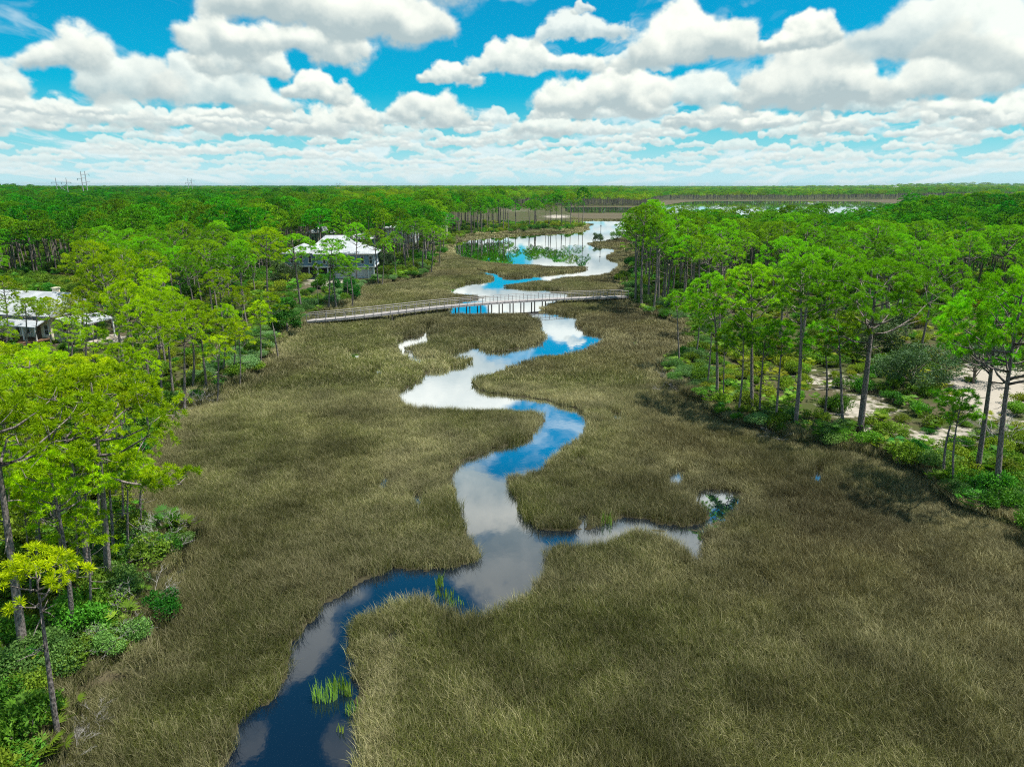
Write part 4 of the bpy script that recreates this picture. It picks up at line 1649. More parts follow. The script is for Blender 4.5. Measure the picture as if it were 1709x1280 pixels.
def palmetto(rng, mat, name, fans=16, R=.55):
    V, F, A = [], [], []
    for _ in range(fans):
        t = rng.random() * 6.28
        out = .15 + .75 * rng.random()
        hz = .35 + .75 * rng.random()
        c = np.array([math.cos(t) * out, math.sin(t) * out, hz])
        d = np.array([math.cos(t), math.sin(t), .55 + .5 * rng.random()])
        d /= np.linalg.norm(d)
        s = np.cross(d, [0, 0, 1.0])
        s /= np.linalg.norm(s)
        val = rng.random()
        for b in np.linspace(-1.25, 1.25, 11):
            dd = d * math.cos(b) + s * math.sin(b)
            dd = dd + np.array([0, 0, rng.normal(0, .06)])
            w = np.cross(dd, np.cross(d, s)) * .035
            o = len(V)
            L = R * (.8 + .3 * rng.random())
            V += [c, c + dd * L * .5 - w, c + dd * L - np.array([0, 0, .06]), c + dd * L * .5 + w]
            F.append((o, o + 1, o + 2, o + 3))
            A += [val] * 4
        o = len(V)
        w = s * .012
        V += [np.array([0, 0, -.1]) - w, np.array([0, 0, -.1]) + w, c + w, c - w]
        F.append((o, o + 1, o + 2, o + 3))
        A += [.2] * 4
    return mesh_np(name, np.array(V), [np.array(F)], [mat], attrs={'vary': np.array(A)})


def twig_bush(rng, r, h, name):
    """leafless grey bush: forking twigs"""
    mb = MB()

    def grow(p, d, L, rad, depth):
        q = p + d * L
        mb.tube([p, p.lerp(q, .5) + Vector((rng.normal(0, .05), rng.normal(0, .05), rng.normal(0, .04))), q], [rad, rad * .8, rad * .55], 4)
        if depth:
            for _ in range(3):
                nd = (d + Vector((rng.normal(0, .55), rng.normal(0, .55), rng.normal(.1, .35)))).normalized()
                grow(q, nd, L * (.62 + .25 * rng.random()), rad * .58, depth - 1)
    for _ in range(7):
        t = rng.random() * 6.28
        grow(Vector((rng.normal(0, r * .2), rng.normal(0, r * .2), -.1)), Vector((math.cos(t) * .8, math.sin(t) * .8, .7)).normalized(), h * .42, .026, 3)
    return mb.mesh(name, M['dead'])


def in_view(x, y):
    px, py = to_px(x, y, .8)
    return -40 < px < 1750 and py < 1340


def build_shrubs():
    rng = np.random.default_rng(9)
    big = [leaf_bush(rng, 1.5, 2.0, 7500, .115, M['shrub'], 'shrub_mesh') for _ in range(5)]
    palm = [palmetto(rng, M['palmetto'], 'palmetto_mesh', 18) for _ in range(3)]
    # along both marsh edges, one by one
    edge = poly_world(LEFT_LAND[2:26]), poly_world(RIGHT_LAND[1:20])
    rows = (('left', edge[0], 'on the left bank'), ('right', edge[1], 'on the right bank'))
    size_w = ('low', 'knee-high', 'waist-high', 'tall')
    n = 0
    spots = []
    for side, line, txt in rows:
        for a_, b_ in zip(line[:-1], line[1:]):
            L = np.linalg.norm(b_ - a_)
            for q in range(max(1, int(L / 2.3))):
                p = a_ + (b_ - a_) * (q + rng.random()) / max(1, int(L / 2.3))
                nrm = np.array([-(b_ - a_)[1], (b_ - a_)[0]]) / L
                inward = nrm * (1 if side == 'left' else -1)
                for depth in (.6, 3.2):
                    w = p + inward * (depth + rng.normal(0, .7))
                    if not is_land(np.array([w]))[0]:
                        w = p - inward * (depth + rng.normal(0, .3))
                    if is_land(np.array([w]))[0] and in_view(*w):
                        spots.append((float(np.hypot(*w)), float(w[0]), float(w[1]), side, depth))
    spots.sort()
    count = {}
    for (d, x, y, side, depth) in spots[:190]:
        px, py = to_px(x, y, .5)
        isp = rng.random() < (.30 if side == 'right' else .16)
        me = palm[rng.integers(3)] if isp else big[rng.integers(5)]
        s = rng.uniform(.55, 1.05) * (1.25 if isp else (.95 if side == 'right' else 1.0))
        if depth > 2:
            s *= 1.1
        o = link('palmetto' if isp else 'shrub', me)
        o.location = (x, y, zat(x, y) - .1)
        o.rotation_euler = (0, 0, rng.random() * 6.28)
        o.scale = (s, s, s * rng.uniform(.7, 1.0))
        SHRUBS.append((side, depth, isp, s, float(px), float(py), o))


SHRUBS = []
build_shrubs()


def label_shrubs():
    marks = {'left': [(200, 'below the lopsided pine'), (260, 'near the flooded gap'), (310, 'under the long pine limb'), (380, 'below the slim left pines'),
                      (470, 'left of the boardwalk end'), (600, 'below the blue house'), (800, 'on the left point')],
             'right': [(1100, 'at the right boardwalk landing'), (1200, 'at the tip of the right bank'), (1300, 'below the thick-trunked pine'), (1420, 'left of the broad spreading pine'),
                       (1530, 'right of the broad spreading pine'), (1620, 'under the twin pines'), (3000, 'under the leaning pine')]}
    cell = {}
    for it in SHRUBS:
        side, depth, isp, s, px, py, o = it
        where = next((t for lim, t in marks[side] if px < lim), marks[side][-1][1])
        row = 'front-row' if depth < 2 else 'back-row'
        size = 'small' if s < .75 else ('large' if s > 1.0 else 'mid-sized')
        cell.setdefault((where, row, isp, size), []).append(it)
    ords = ('leftmost', 'second from left', 'third from left', 'fourth from left', 'fifth from left', 'sixth from left', 'seventh from left')
    for (where, row, isp, size), lst in cell.items():
        lst.sort(key=lambda t: t[4])
        kind = 'palmetto' if isp else 'shrub'
        for k, it in enumerate(lst):
            if len(lst) == 1:
                lab = 'lone %s %s %s %s' % (size, row, kind, where)
            else:
                lab = '%s of the %s %s %ss %s' % (ords[min(k, 6)], size, row, kind, where)
            tag(it[6], lab, 'palm' if isp else 'shrub', 'shrubs along the marsh edge')


label_shrubs()


def build_undergrowth():
    rng = np.random.default_rng(19)
    src = [leaf_bush(rng, 1.3, 1.5, 2600, .15, M['shrub_stuff'], 'undergrowth_bush') for _ in range(5)]
    src += [palmetto(rng, M['shrub_stuff'], 'undergrowth_palm', 14) for _ in range(3)]
    pts = []
    r = 20.0
    while r < 420:
        step = 1.25 if r < 62 else 1.7 if r < 100 else (2.6 if r < 220 else 4.0)
        n = int(1.6 * r / step)
        az = np.linspace(-.8, .8, n) + rng.uniform(-.5, .5, n) * step / r
        rr = r + rng.uniform(-.5, .5, n) * step
        pts.append(np.stack([np.sin(az) * rr, np.cos(az) * rr], 1))
        r += step
    P = np.concatenate(pts)
    P = P[is_land(P)]
    s = sand_at(P)
    dn = fbm(P, .12, 91)
    keep = rng.random(len(P)) > np.clip(s * 1.5 - .05, 0, .97)
    upx, _ = to_px(P[:, 0], P[:, 1], np.full(len(P), .5))
    keep &= dn > np.where(upx < 600, .18, .26) + .22 * s
    P = P[keep]
    n = len(P)
    r = np.hypot(P[:, 0], P[:, 1])
    z = land_height(P, np.ones(n, bool)) - .08
    sc = rng.uniform(.45, 1.15, n) * np.where(r > 150, 1.5, 1.0)
    scl = np.stack([sc, sc, sc * rng.uniform(.7, 1.25, n)], 1)
    rot = np.stack([np.zeros(n), np.zeros(n), rng.random(n) * 6.28], 1)
    ux, _ = to_px(P[:, 0], P[:, 1], np.full(n, .5))
    tone = np.clip((fbm(P, .06, 95) - .45) * 3 + rng.normal(.1, .25, n), 0, 1) * np.where(ux < 800, .5, .9)
    print('undergrowth', n)
    gn_scatter('undergrowth', np.concatenate([P, z[:, None]], 1), rot, scl, rng.integers(0, len(src), n), src, {'tone': tone})


build_undergrowth()


def build_dead_shrubs():
    rng = np.random.default_rng(29)
    mesh = [twig_bush(rng, 1.0, 1.7, 'dead_shrub') for _ in range(3)]
    spots = [(275, 900, 1.15, 'grey leafless shrub at the marsh edge under the long pine limb, upper one bottom left'),
             (262, 935, .9, 'small grey leafless shrub just below the big grey one, bottom left'),
             (238, 1018, 1.05, 'grey leafless shrub beside the flooded gap at the left marsh edge'),
             (190, 1075, .9, 'grey leafless shrub below the green bushes bottom left'),
             (140, 1210, .65, 'grey leafless shrub in the lower left corner beside the flat-tufted pine'),
             (118, 1265, .65, 'grey fallen-looking twigs at the bottom edge, left corner'),
             (1125, 632, 1.2, 'silver grey leafless shrub at the tip of the right bank'),
             (1118, 655, 1.0, 'low silver grey twigs below the silver shrub on the right bank'),
             (1290, 735, .9, 'grey leafless shrub below the thick-trunked pine on the right bank'),
             (330, 672, 1.0, 'grey leafless shrub at the left bank below the slim pines'),
             (285, 700, 1.1, 'grey leafless shrub at the corner where the left bank widens'),
             (1668, 742, 1.6, 'dark bare branching shrub before the sand clearing at the right')]
    for k, (px, py, s, lab) in enumerate(spots):
        x, y, z = place(px, py)
        o = link('dead_shrub', mesh[k % 3])
        o.location = (x, y, z)
        o.rotation_euler = (0, 0, rng.random() * 6.28)
        o.scale = (s * 1.2, s * 1.2, s)
        tag(o, lab, 'shrub', 'leafless shrubs on the banks')


build_dead_shrubs()


# ------------------------------------------------------------------ leafy trees that are no pines
def leafy_tree(px, py, h, r, mat, label, leaf=.2, n=9000, name='oak_tree', clear=.2):
    x, y, z = place(px, py)
    rng = np.random.default_rng(int(px * 7 + py))
    root = empty(name, (x, y, z), rng.random() * 6.28, label, 'tree')
    w = MB()
    w.tube([(0, 0, -.3), (.1, .05, h * .2), (-.05, .1, h * .45)], [.03 * h, .024 * h, .016 * h], 7)
    tips = []
    for k in range(9):
        t = k * 2.4 + rng.normal(0, .3)
        L = r * (.5 + .4 * rng.random())
        z1 = h * (clear + .15 + .55 * rng.random())
        p1 = Vector((math.cos(t) * L * .5, math.sin(t) * L * .5, z1 * .8))
        p2 = Vector((math.cos(t) * L, math.sin(t) * L, z1))
        w.tube([(0, 0, h * (.12 + .25 * rng.random())), p1, p2], [.012 * h, .008 * h, .003 * h], 5)
        tips.append((p2, r * (.22 + .16 * rng.random())))
    for k in range(7):
        tips.append((Vector((rng.normal(0, r * .35), rng.normal(0, r * .35), h * (.6 + .3 * rng.random()))), r * (.2 + .16 * rng.random())))
    w.build('trunk', M['bark'], root, True)
    C, A = [], []
    per = n // len(tips)
    for p, rr in tips:
        u = rng.normal(0, 1, (per, 3))
        u /= np.linalg.norm(u, axis=1, keepdims=True)
        c = np.array(p) + u * (rr * (.4 + .7 * rng.random(per) ** .7))[:, None] * np.array([1, 1, .75])
        c[:, 2] = np.maximum(c[:, 2], h * clear * .6 + rng.random(per) * .3)
        C.append(c)
        A.append(np.clip(rng.normal(.5, .2) + rng.normal(0, .2, per), 0, 1))
    C, A = np.concatenate(C), np.concatenate(A)
    k = len(C)
    d = rng.normal(0, 1, (k, 3))
    d[:, 2] += .4
    d /= np.linalg.norm(d, axis=1, keepdims=True)
    s = np.cross(d, rng.normal(0, 1, (k, 3)))
    s /= np.linalg.norm(s, axis=1, keepdims=True) + 1e-6
    L = leaf * (.6 + .8 * rng.random(k))[:, None]
    V = np.stack([C, C + d * L * .5 - s * L * .3, C + d * L, C + d * L * .5 + s * L * .3], 1).reshape(-1, 3)
    q = np.arange(k)[:, None] * 4 + np.array([[0, 1, 2, 3]])
    link('crown', mesh_np('leafy_crown', V, [q], [mat], attrs={'vary': np.repeat(A, 4)}), root)


leafy_tree(1520, 652, 4.6, 4.6, M['oak'], 'spreading grey-green oak at the edge of the sand clearing', .2, 11000)
leafy_tree(1450, 600, 5.5, 4.2, M['oak'], 'dusty green oak behind the trunk of the broad spreading pine', .22, 9000)
leafy_tree(1625, 640, 5.0, 3.6, M['oak'], 'open pale oak on the sand clearing, right of the spreading oak', .2, 6000)
leafy_tree(480, 562, 5.6, 2.6, M['cedar'], 'dark bushy tree at the left end of the boardwalk', .2, 8000, 'bushy_tree', .05)
leafy_tree(582, 499, 4.6, 2.3, M['cedar'], 'dark evergreen at the marsh edge below the blue house', .22, 6000, 'evergreen_tree', .03)
leafy_tree(478, 480, 5.5, 3.5, M['oak'], 'low dark oak left of the pale yard of the blue house', .24, 6000)
leafy_tree(640, 455, 5.0, 3.2, M['oak'], 'dark oak beside the right end of the blue house', .24, 6000)
leafy_tree(998, 404, 3.4, 2.6, M['oak'], 'low bush on the marsh islet beside the bare pole', .3, 2500, 'islet_shrub', .05)
leafy_tree(1030, 402, 4.0, 3.4, M['shrub'], 'green bush at the right end of the marsh islet', .3, 2500, 'islet_shrub', .05)


# ------------------------------------------------------------------ boardwalk
def build_boardwalk():
    deck_px = [(499, 536, .75), (515, 534.7, .95), (552, 531.5, 1.15), (590, 528.5, 1.3), (616, 525, 1.35), (680, 518, 1.4), (725, 512, 1.4), (789, 507, 1.4), (824, 504, 1.4), (863, 501.5, 1.4),
               (919, 498.7, 1.35), (959, 497, 1.3), (1000, 495.5, 1.2), (1045, 494, 1.1)]
    pts = []
    for (x, y, z) in deck_px:
        gx, gy = ground(x, y, z)
        pts.append(Vector((float(gx), float(gy), z)))
    # even resampling, then a smoothing pass
    def resample(ps, step):
        L = [0]
        for a_, b_ in zip(ps[:-1], ps[1:]):
            L.append(L[-1] + (b_ - a_).length)
        n = max(2, round(L[-1] / step))
        out = []
        for k in range(n + 1):
            s = L[-1] * k / n
            i = min(max(j for j in range(len(L)) if L[j] <= s + 1e-6), len(ps) - 2)
            out.append(ps[i].lerp(ps[i + 1], (s - L[i]) / (L[i + 1] - L[i])))
        return out
    p = resample(pts, 1.5)
    for _ in range(8):
        p = [p[0]] + [(p[i - 1] + p[i] * 2 + p[i + 1]) / 4 for i in range(1, len(p) - 1)] + [p[-1]]
    n = len(p)
    tan = [(p[min(i + 1, n - 1)] - p[max(i - 1, 0)]).normalized() for i in range(n)]
    out = [Vector((t.y, -t.x, 0)).normalized() for t in tan]          # towards the camera side
    W = 1.9
    root = empty('boardwalk', (p[0].x, p[0].y, 0), 0, 'long grey wooden boardwalk with railings crossing the marsh and creek on pilings', 'footbridge')
    inv = Vector((-p[0].x, -p[0].y, 0))

    def P(i, side, dz, s=W / 2):
        return p[i] + out[i] * side * s + Vector((0, 0, dz)) + inv
    # deck: planks follow the curve
    d = MB()
    fine = resample(p, .165)
    for k in range(len(fine) - 1):
        i = min(int(k / (len(fine) - 1) * (n - 1)), n - 1)
        t = (fine[k + 1] - fine[k]).normalized()
        o = Vector((t.y, -t.x, 0)).normalized()
        c = (fine[k] + fine[k + 1]) / 2 + inv
        rot = Matrix((t, -o, t.cross(-o))).transposed()
        d.box(c + Vector((0, 0, -.02 + random.uniform(-.004, .004))), (.145, W + random.uniform(-.03, .03), .045), rot)
    d.build('deck', M['wood_deck'], root)
    for side in (-1, 1):
        b = MB()
        for i in range(n - 1):
            b.beam(P(i, side, -.17, W / 2 - .06), P(i + 1, side, -.17, W / 2 - .06), .07, .24)
        b.build('side_beam', M['wood_rail'], root)
        r = MB()
        lo = MB()
        for i in range(1, n - 1):
            r.beam(P(i, side, 1.10), P(i + 1, side, 1.10) if i < n - 2 else P(n - 1, side, 1.10), .15, .06)
            lo.beam(P(i, side, .55), P(i + 1, side, .55), .03, .05)
        # sloping end of the handrail at the left landing
        r.beam(P(0, side, .12), P(1, side, 1.10), .12, .05)
        r.build('handrail', M['wood_rail'], root)
        lo.build('middle_rail', M['wood_rail'], root)
        pm = None
        for i in range(1, n):
            b = MB()
            b.box(P(i, side, .43), (.09, .09, 1.26))
            b.build('rail_post', M['wood_rail'], root)
    pil = resample(p, 2.15)
    for k in range(1, len(pil)):
        c = pil[k] + inv
        a_ = pil[k] - pil[k - 1]
        o = Vector((a_.y, -a_.x, 0)).normalized()
        for side in (-1, 1):
            q = c + o * side * (W / 2 - .2)
            b = MB()
            b.tube([(q.x, q.y, -1.0), (q.x, q.y, q.z - .06)], [.12, .11], 8)
            b.build('piling', M['piling'], root)


build_boardwalk()


# ------------------------------------------------------------------ houses
def hip_roof(mb, x0, x1, y0, y1, z, rise, over=.6, gable=False):
    x0, x1, y0, y1 = x0 - over, x1 + over, y0 - over, y1 + over
    w, d = x1 - x0, y1 - y0
    if gable:
        r0, r1 = (x0, (y0 + y1) / 2, z + rise), (x1, (y0 + y1) / 2, z + rise)
    else:
        m_ = min(w, d) / 2
        if w >= d:
            r0, r1 = (x0 + m_, (y0 + y1) / 2, z + rise), (x1 - m_ - .001, (y0 + y1) / 2, z + rise)
        else:
            r0, r1 = ((x0 + x1) / 2, y0 + m_, z + rise), ((x0 + x1) / 2, y1 - m_, z + rise)
    t = .16
    vs = [(x0, y0, z), (x1, y0, z), (x1, y1, z), (x0, y1, z), r0, r1]
    lo = [(a_, b_, c_ - t) for (a_, b_, c_) in vs[:4]]
    if gable or w >= d:
        fs = [(0, 1, 5, 4), (2, 3, 4, 5), (1, 2, 5), (3, 0, 4)]
    else:
        fs = [(0, 1, 4), (1, 2, 5, 4), (2, 3, 5), (3, 0, 4, 5)]
    fs += [(0, 6, 7, 1), (1, 7, 8, 2), (2, 8, 9, 3), (3, 9, 6, 0), (6, 9, 8, 7)]
    mb.add(vs + lo, fs)


def window(root, x, y, z, w, h, face='front', mat='white'):
    """framed window on a wall whose outside faces -y ('front') or +x ('side')"""
    f, g = MB(), MB()
    t = .13
    if face == 'front':
        f.box((x - w / 2 + t / 2, y - .05, z), (t, .09, h))
        f.box((x + w / 2 - t / 2, y - .05, z), (t, .09, h))
        f.box((x, y - .05, z + h / 2 + t / 2), (w, .09, t))
        f.box((x, y - .06, z - h / 2 - t / 2), (w + .1, .13, t))
        f.box((x, y - .045, z), (w - 2 * t, .06, .05))
        g.box((x, y - .02, z), (w - 2 * t, .03, h))
    else:
        f.box((x + .05, y - w / 2 + t / 2, z), (.09, t, h))
        f.box((x + .05, y + w / 2 - t / 2, z), (.09, t, h))
        f.box((x + .05, y, z + h / 2 + t / 2), (.09, w, t))
        f.box((x + .06, y, z - h / 2 - t / 2), (.13, w + .1, t))
        f.box((x + .045, y, z), (.06, w - 2 * t, .05))
        g.box((x + .02, y, z), (.03, w - 2 * t, h))
    fo = f.build('window', M[mat], root)
    g.build('pane', M['glass'], fo)


def blue_house():
    x, y, z = place(578, 466)
    root = empty('blue_house', (x, y, z), math.radians(4), 'blue two-storey house on posts with white metal hip roof above the marsh', 'house')
    up, wall = 3.0, 2.75
    w = MB()
    w.box((0, 4.5, up + wall / 2), (13.5, 9, wall))
    w.box((-10.6, 6.4, up + wall / 2), (7.6, 8, wall))
    w.box((-4.0, 12.2, (up + wall) / 2), (10.4, 6.4, up + wall))
    w.build('wall', M['blue'], root)
    b = MB()
    b.box((0, -.06, up - .14), (13.9, .16, .34))
    b.box((6.8, 4.5, up - .14), (.16, 9.2, .34))
    b.box((-10.6, 2.3, up - .14), (7.8, .16, .34))
    b.box((-6.7, -.08, up + wall / 2), (.2, .2, wall - .1))
    b.box((6.7, -.08, up + wall / 2), (.2, .2, wall - .1))
    b.box((0, -.05, up + wall - .1), (13.1, .12, .2))
    b.build('trim', M['white'], root)
    l = MB()
    l.box((1.5, 3.4, up / 2 - .15), (9.0, 5.0, up - .35))
    l.build('lower_wall', M['white'], root)
    for gx in (-.9, 3.6):
        d = MB()
        for k in range(4):
            d.box((gx, .86, .35 + k * .58), (3.2, .06, .54))
        d.build('garage_door', M['white'], root)
    s = MB()
    s.box((-8.6, 6.5, up / 2 - .15), (10.5, 6.0, up - .35))
    s.build('screened_porch', M['shade'], root)
    for px in (-6.5, -4.2, 5.2, 6.5):
        c = MB()
        c.box((px, .25, up / 2 - .2), (.3, .3, up - .16))
        c.build('post', M['white'], root)
    for px in (-14.1, -11.5, -9.0):
        c = MB()
        c.box((px, 2.7, up / 2 - .2), (.26, .26, up - .16))
        c.build('post', M['white'], root)
    for wx in (-4.8, -1.6, 1.2, 4.0, 5.9):
        window(root, wx, 0, up + 1.45, .85, 1.55)
    for wx in (-12.8, -10.6, -8.6):
        window(root, wx, 2.4, up + 1.45, .85, 1.55)
    for wy in (2.2, 6.0):
        window(root, 6.75, wy, up + 1.45, .9, 1.5, 'side')
    r = MB()
    hip_roof(r, -6.75, 6.75, 0, 9, up + wall + .18, 2.5, .7)
    r.build('roof', M['roof'], root)
    r = MB()
    hip_roof(r, -14.4, -6.9, 2.4, 10.4, up + wall + .16, 2.0, .6)
    r.build('wing_roof', M['roof'], root)
    r = MB()
    hip_roof(r, -9.5, 1.5, 9.3, 15.5, up + wall + .30, 3.3, .6)
    r.build('rear_roof', M['roof'], root)


def cream_house():
    x, y, z = place(38, 572)
    root = empty('cream_house', (x, y, z), math.radians(-14), 'cream house with several white metal gable roofs among pines at the left edge', 'house')
    root.scale = (.86, .86, .86)
    w = MB()
    w.box((-2, 5, 2.2), (15, 9, 4.4))
    w.box((-6.0, -.6, 1.9), (4.2, 2.4, 3.8))
    w.build('wall', M['cream'], root)
    g = MB()
    g.add([(-8.1, -1.8, 3.8), (-3.9, -1.8, 3.8), (-6.0, -1.8, 5.3), (-8.1, -1.6, 3.8), (-3.9, -1.6, 3.8), (-6.0, -1.6, 5.3)], [(0, 1, 2), (5, 4, 3), (0, 2, 5, 3), (2, 1, 4, 5), (0, 3, 4, 1)])
    for sx in (-9.5, 5.5):
        g.add([(sx - .1, .5, 4.4), (sx - .1, 9.5, 4.4), (sx - .1, 5, 7.2), (sx + .1, .5, 4.4), (sx + .1, 9.5, 4.4), (sx + .1, 5, 7.2)], [(0, 2, 1), (3, 4, 5), (0, 3, 5, 2), (2, 5, 4, 1), (0, 1, 4, 3)])
    g.build('gable', M['cream'], root)
    r = MB()
    hip_roof(r, -9.5, 5.5, .5, 9.5, 4.55, 3.1, .8, True)
    r.build('roof', M['roof'], root)
    r = MB()                       # small front gable roof
    t = .14
    for sx in (-1, 1):
        a_ = [(-6.0, -2.3, 5.5), (-6.0, 3.0, 5.5), (-6.0 + sx * 2.6, 3.0, 3.75), (-6.0 + sx * 2.6, -2.3, 3.75)]
        b_ = [(p[0], p[1], p[2] - t) for p in a_]
        r.add(a_ + b_, [(0, 1, 2, 3), (7, 6, 5, 4), (0, 4, 5, 1), (1, 5, 6, 2), (2, 6, 7, 3), (3, 7, 4, 0)])
    r.build('front_roof', M['roof'], root)
    r = MB()                       # porch roof, sloping to the right and front
    a_ = [(5.9, 1.0, 4.1), (5.9, 8.5, 4.1), (10.6, 8.5, 3.1), (10.6, 1.0, 3.1)]
    b_ = [(p[0], p[1], p[2] - t) for p in a_]
    r.add(a_ + b_, [(3, 2, 1, 0), (4, 5, 6, 7), (0, 1, 5, 4), (1, 2, 6, 5), (2, 3, 7, 6), (3, 0, 4, 7)])
    a_ = [(-2.5, -2.2, 3.2), (5.4, -2.2, 3.2), (5.4, .6, 4.2), (-2.5, .6, 4.2)]
    b_ = [(p[0], p[1], p[2] - t) for p in a_]
    r.add(a_ + b_, [(0, 1, 2, 3), (7, 6, 5, 4), (0, 4, 5, 1), (1, 5, 6, 2), (2, 6, 7, 3), (3, 7, 4, 0)])
    r.build('porch_roof', M['roof'], root)
    d = MB()
    d.box((1.5, -.85, .85), (7.6, 2.6, .18))
    d.build('porch_floor', M['darkwood'], root)
    for px in (-2.2, .2, 2.7, 5.1):
        c = MB()
        c.box((px, -1.95, 2.0), (.18, .18, 2.2))
        c.build('post', M['white'], root)
    for (px, py) in ((10.3, 1.3), (10.3, 8.2)):
        c = MB()
        c.box((px, py, 1.45), (.18, .18, 3.1))
        c.build('post', M['white'], root)
    st = MB()
    for k in range(6):
        st.box((3.0, -2.3 - k * .34, .72 - k * .15), (2.4, .34, .14))
    st.build('steps', M['darkwood'], root)
    s = MB()
    for k in range(7):
        s.beam((-2.2 + k * .65, -2.05, .94), (-2.2 + k * .65, -2.05, 1.8), .05, .05)
    s.beam((-2.2, -2.05, 1.82), (1.8, -2.05, 1.82), .09, .06)
    s.build('porch_railing', M['darkwood'], root)
    dd = MB()
    dd.box((3.0, .46, 2.0), (1.1, .07, 2.1))
    dd.build('door', M['darkwood'], root)
    for wx in (-1.0, 1.0, 4.7):
        window(root, wx, .5, 2.2, 1.0, 1.5)
    window(root, -6.0, -1.8, 2.1, 1.1, 1.5)
    window(root, 5.5, 3.0, 2.2, 1.0, 1.4, 'side')
    ch = MB()
    ch.box((1.5, 6.5, 7.2), (.8, .8, 1.6))
    ch.box((1.5, 6.5, 8.05), (1.0, 1.0, .14))
    ch.build('chimney', M['cream'], root)


def small_house(px, py, w, d, h, rise, wall, label, rot=0.0):
    x, y, z = place(px, py)
    root = empty('cottage', (x, y, z), rot, label, 'house', 'half-hidden houses in the wood')
    b = MB()
    b.box((0, d / 2, h / 2 - .15), (w, d, h + .3))
    b.build('wall', M[wall], root)
    r = MB()
    hip_roof(r, -w / 2, w / 2, 0, d, h + .17, rise, .6)
    r.build('roof', M['roof'], root)
    for wx in (-w * .3, 0, w * .3):
        window(root, wx, 0, h * .62, 1.0, 1.4)
    t = MB()
    t.box((w * .15, -.04, 1.05), (1.0, .08, 2.1))
    t.build('door', M['white'], root)


blue_house()
cream_house()
small_house(537, 414, 9, 8, 5.0, 2.2, 'white', 'grey-walled house half hidden behind the blue house, left of its roof', .1)
small_house(603, 420, 8, 7, 4.0, 2.0, 'blue', 'low white-roofed house straight behind the blue house', .05)
small_house(668, 412, 10, 8, 6.5, 2.5, 'white', 'white-roofed house among pines behind the left point', -.1)
small_house(726, 396, 11, 9, 8.6, 2.8, 'cream', 'farthest white-roofed house behind the pines by the lagoon', .1)
small_house(367, 446, 7, 7, 5.6, 2.2, 'white', 'small white house by the sandy road left of the blue house', .3)
for k, (px, d_, lab) in enumerate(((1497, 2560, 'tiny white house on the far right shore, leftmost of the row'), (1512, 2580, 'tiny white house on the far right shore, second of the row'),
                                   (1531, 2560, 'tiny white house on the far right shore, third of the row'), (1548, 2600, 'tiny white house on the far right shore, fourth of the row'),
                                   (1690, 2500, 'tiny white house on the far shore at the right edge'))):
    gx = float(ray(px, 312)[0] / ray(px, 312)[1]) * d_
    rt = empty('cottage', (gx, d_, 4.0), 0, lab, 'house', 'houses on the far shore')
    b = MB()
    b.box((0, 6, 7), (15, 10, 8))
    b.build('wall', M['white'], rt)
    r = MB()
    hip_roof(r, -7.5, 7.5, 1, 11, 11.2, 3, 1)
    r.build('roof', M['roof'], rt)


# ------------------------------------------------------------------ power line structures
def pylon(px, topy, d_, frame, label):
    rx, ry, rz = map(float, ray(px, topy))
    x = rx / ry * d_
    top = H + rz / ry * d_
    P = np.array([[x, d_]])
    z = float(land_height(P, np.array([True]))[0])
    h = top - z
    root = empty('power_pylon', (x, d_, z), .1, label, 'pylon', 'power line poles on the horizon')
    b = MB()
    if frame:
        for sx in (-4.2, 4.2):
            b.tube([(sx, 0, -.5), (sx, 0, h)], [.40, .22], 8)
        b.build('pole', M['steel'], root)
        c = MB()
        c.box((0, 0, h * .86), (16, .32, .36))
        c.beam((-4.2, 0, h * .55), (4.2, 0, h * .82), .3, .3)
        c.beam((4.2, 0, h * .55), (-4.2, 0, h * .82), .3, .3)
        c.build('crossarm', M['steel'], root)
        hang = (-7.6, 0, 7.6)
    else:
        b.tube([(0, 0, -.5), (0, 0, h)], [.5, .24], 8)
        b.build('pole', M['steel'], root)
        c = MB()
        for k, zz in enumerate((.92, .82, .72)):
            s = -1 if k % 2 else 1
            c.box((s * 1.5, 0, h * zz), (3.6, .25, .3))
        c.build('crossarm', M['steel'], root)
        hang = (3.2, -3.2)
    for k, hx in enumerate(hang):
        i = MB()
        zz = h * .86 if frame else h * (.92, .82)[k]
        i.tube([(hx, 0, zz - .15), (hx, 0, zz - 1.6)], [.16, .16], 6)
        i.build('insulator', M['shade'], root)


pylon(101, 297, 620, True, 'H-shaped steel power pylon on the wooded horizon at far left')
pylon(134, 286, 600, False, 'left of two tall steel power poles on the horizon, right of the H-shaped pylon')
pylon(141, 286, 640, False, 'right of two tall steel power poles on the horizon, right of the H-shaped pylon')
pylon(313, 298, 900, False, 'left of two lower power poles on the horizon above the dark wood')
pylon(319, 298, 930, False, 'right of two lower power poles on the horizon above the dark wood')
pylon(561, 305, 1500, False, 'small power pole on the horizon above the blue house')
pylon(566, 305, 1520, False, 'small power pole on the horizon, right beside the one above the blue house')


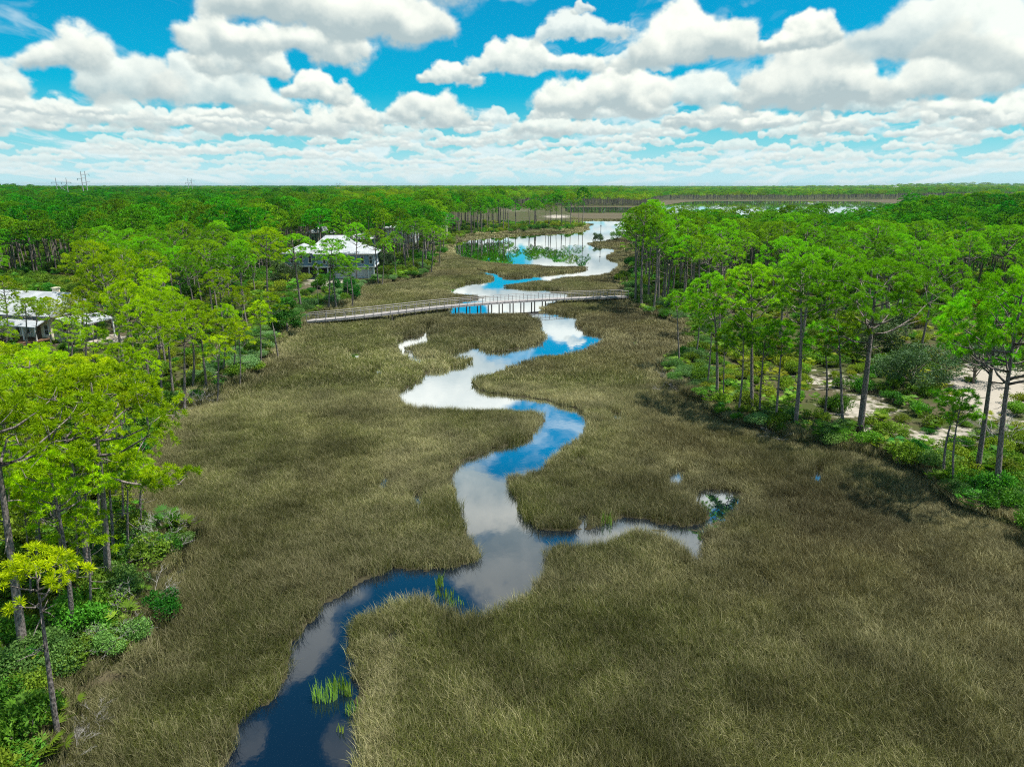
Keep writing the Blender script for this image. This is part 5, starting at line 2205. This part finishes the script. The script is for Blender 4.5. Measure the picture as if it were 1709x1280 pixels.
# ------------------------------------------------------------------ pole, reeds
def build_small():
    x, y, z = place(1002, 403)
    root = empty('marker_pole', (x, y, 0), 0, 'thin bare pole standing on the marsh islet in the lagoon', 'pole')
    b = MB()
    b.tube([(0, 0, -.8), (.05, 0, 4), (.0, .05, 8.2)], [.16, .12, .07], 7)
    b.build('shaft', M['piling'], root)
    c = MB()
    c.box((0, 0, 6.1), (.5, .1, .5))
    c.build('board', M['wood_rail'], root)
    rng = np.random.default_rng(41)

    def clump(px, py, n, r, h, label):
        x, y = map(float, ground(px, py, 0.0))
        rr = r * np.sqrt(rng.random(n))
        t = rng.random(n) * 6.283
        base = np.stack([rr * np.cos(t) * 1.4, rr * np.sin(t) * .8, np.full(n, -.25)], 1)
        hh = h * (.55 + .5 * rng.random(n))
        la = rng.random(n) * 6.283
        ld = np.stack([np.cos(la), np.sin(la), np.zeros(n)], 1)
        ln = hh * (.08 + .28 * rng.random(n))
        sa = rng.random(n) * 6.283
        sd = np.stack([np.cos(sa), np.sin(sa), np.zeros(n)], 1) * .02
        up = np.array([0, 0, 1.0])
        mid = base + ld * (ln * .35)[:, None] + up * (hh * .6 + .2)[:, None]
        tip = base + ld * ln[:, None] + up * (hh + .25)[:, None]
        V = np.stack([base - sd * .6, base + sd * .6, mid - sd, mid + sd, tip], 1).reshape(-1, 3)
        o = np.arange(n)[:, None] * 5
        me = mesh_np('reed_clump', V, [o + np.array([[0, 1, 3, 2]]), o + np.array([[2, 3, 4]])], [M['reed']], attrs={'vary': np.repeat(rng.random(n), 5)})
        ob = link('reed_clump', me)
        ob.location = (x, y, 0)
        tag(ob, label, 'reeds', 'bright reeds in the creek')
    clump(542, 1166, 60, .42, .95, 'largest clump of bright green reeds standing in the near creek')
    clump(566, 1152, 55, .38, .9, 'bright reed clump right behind the largest one in the near creek')
    clump(582, 1160, 18, .14, .75, 'narrow reed tuft between the reed clumps and the near right bank')
    clump(588, 1190, 28, .22, .85, 'reed tuft below the narrow one at the near right bank')
    clump(568, 1222, 8, .14, .5, 'tiny reed sprout alone in the dark water near the bottom')
    clump(734, 978, 26, .18, 1.0, 'upright reed tuft in the creek bend before the cloud reflection')
    clump(741, 996, 30, .4, .7, 'loose reed patch at the bank below the upright reed tuft')
    clump(758, 1008, 24, .4, .6, 'low reed patch at the bank end of the creek bend')
    clump(1011, 876, 22, .3, 1.1, 'reed tuft at the mouth of the narrow right side channel')


build_small()

# ------------------------------------------------------------------ the air
def build_haze():
    b = MB()
    b.box((0, 0, 20), (28400, 28400, 44))
    m_, T, out = new_mat('air_haze')
    v = T.node('ShaderNodeVolumePrincipled')
    v.inputs['Color'].default_value = (.42, .62, .72, 1)
    v.inputs['Density'].default_value = HAZE
    v.inputs['Anisotropy'].default_value = .2
    T.l.new(v.outputs[0], out.inputs['Volume'])
    tag(b.build('haze', m_), kind='stuff')


HAZE = 0.000045
build_haze()
print('objects', len(scene.objects))
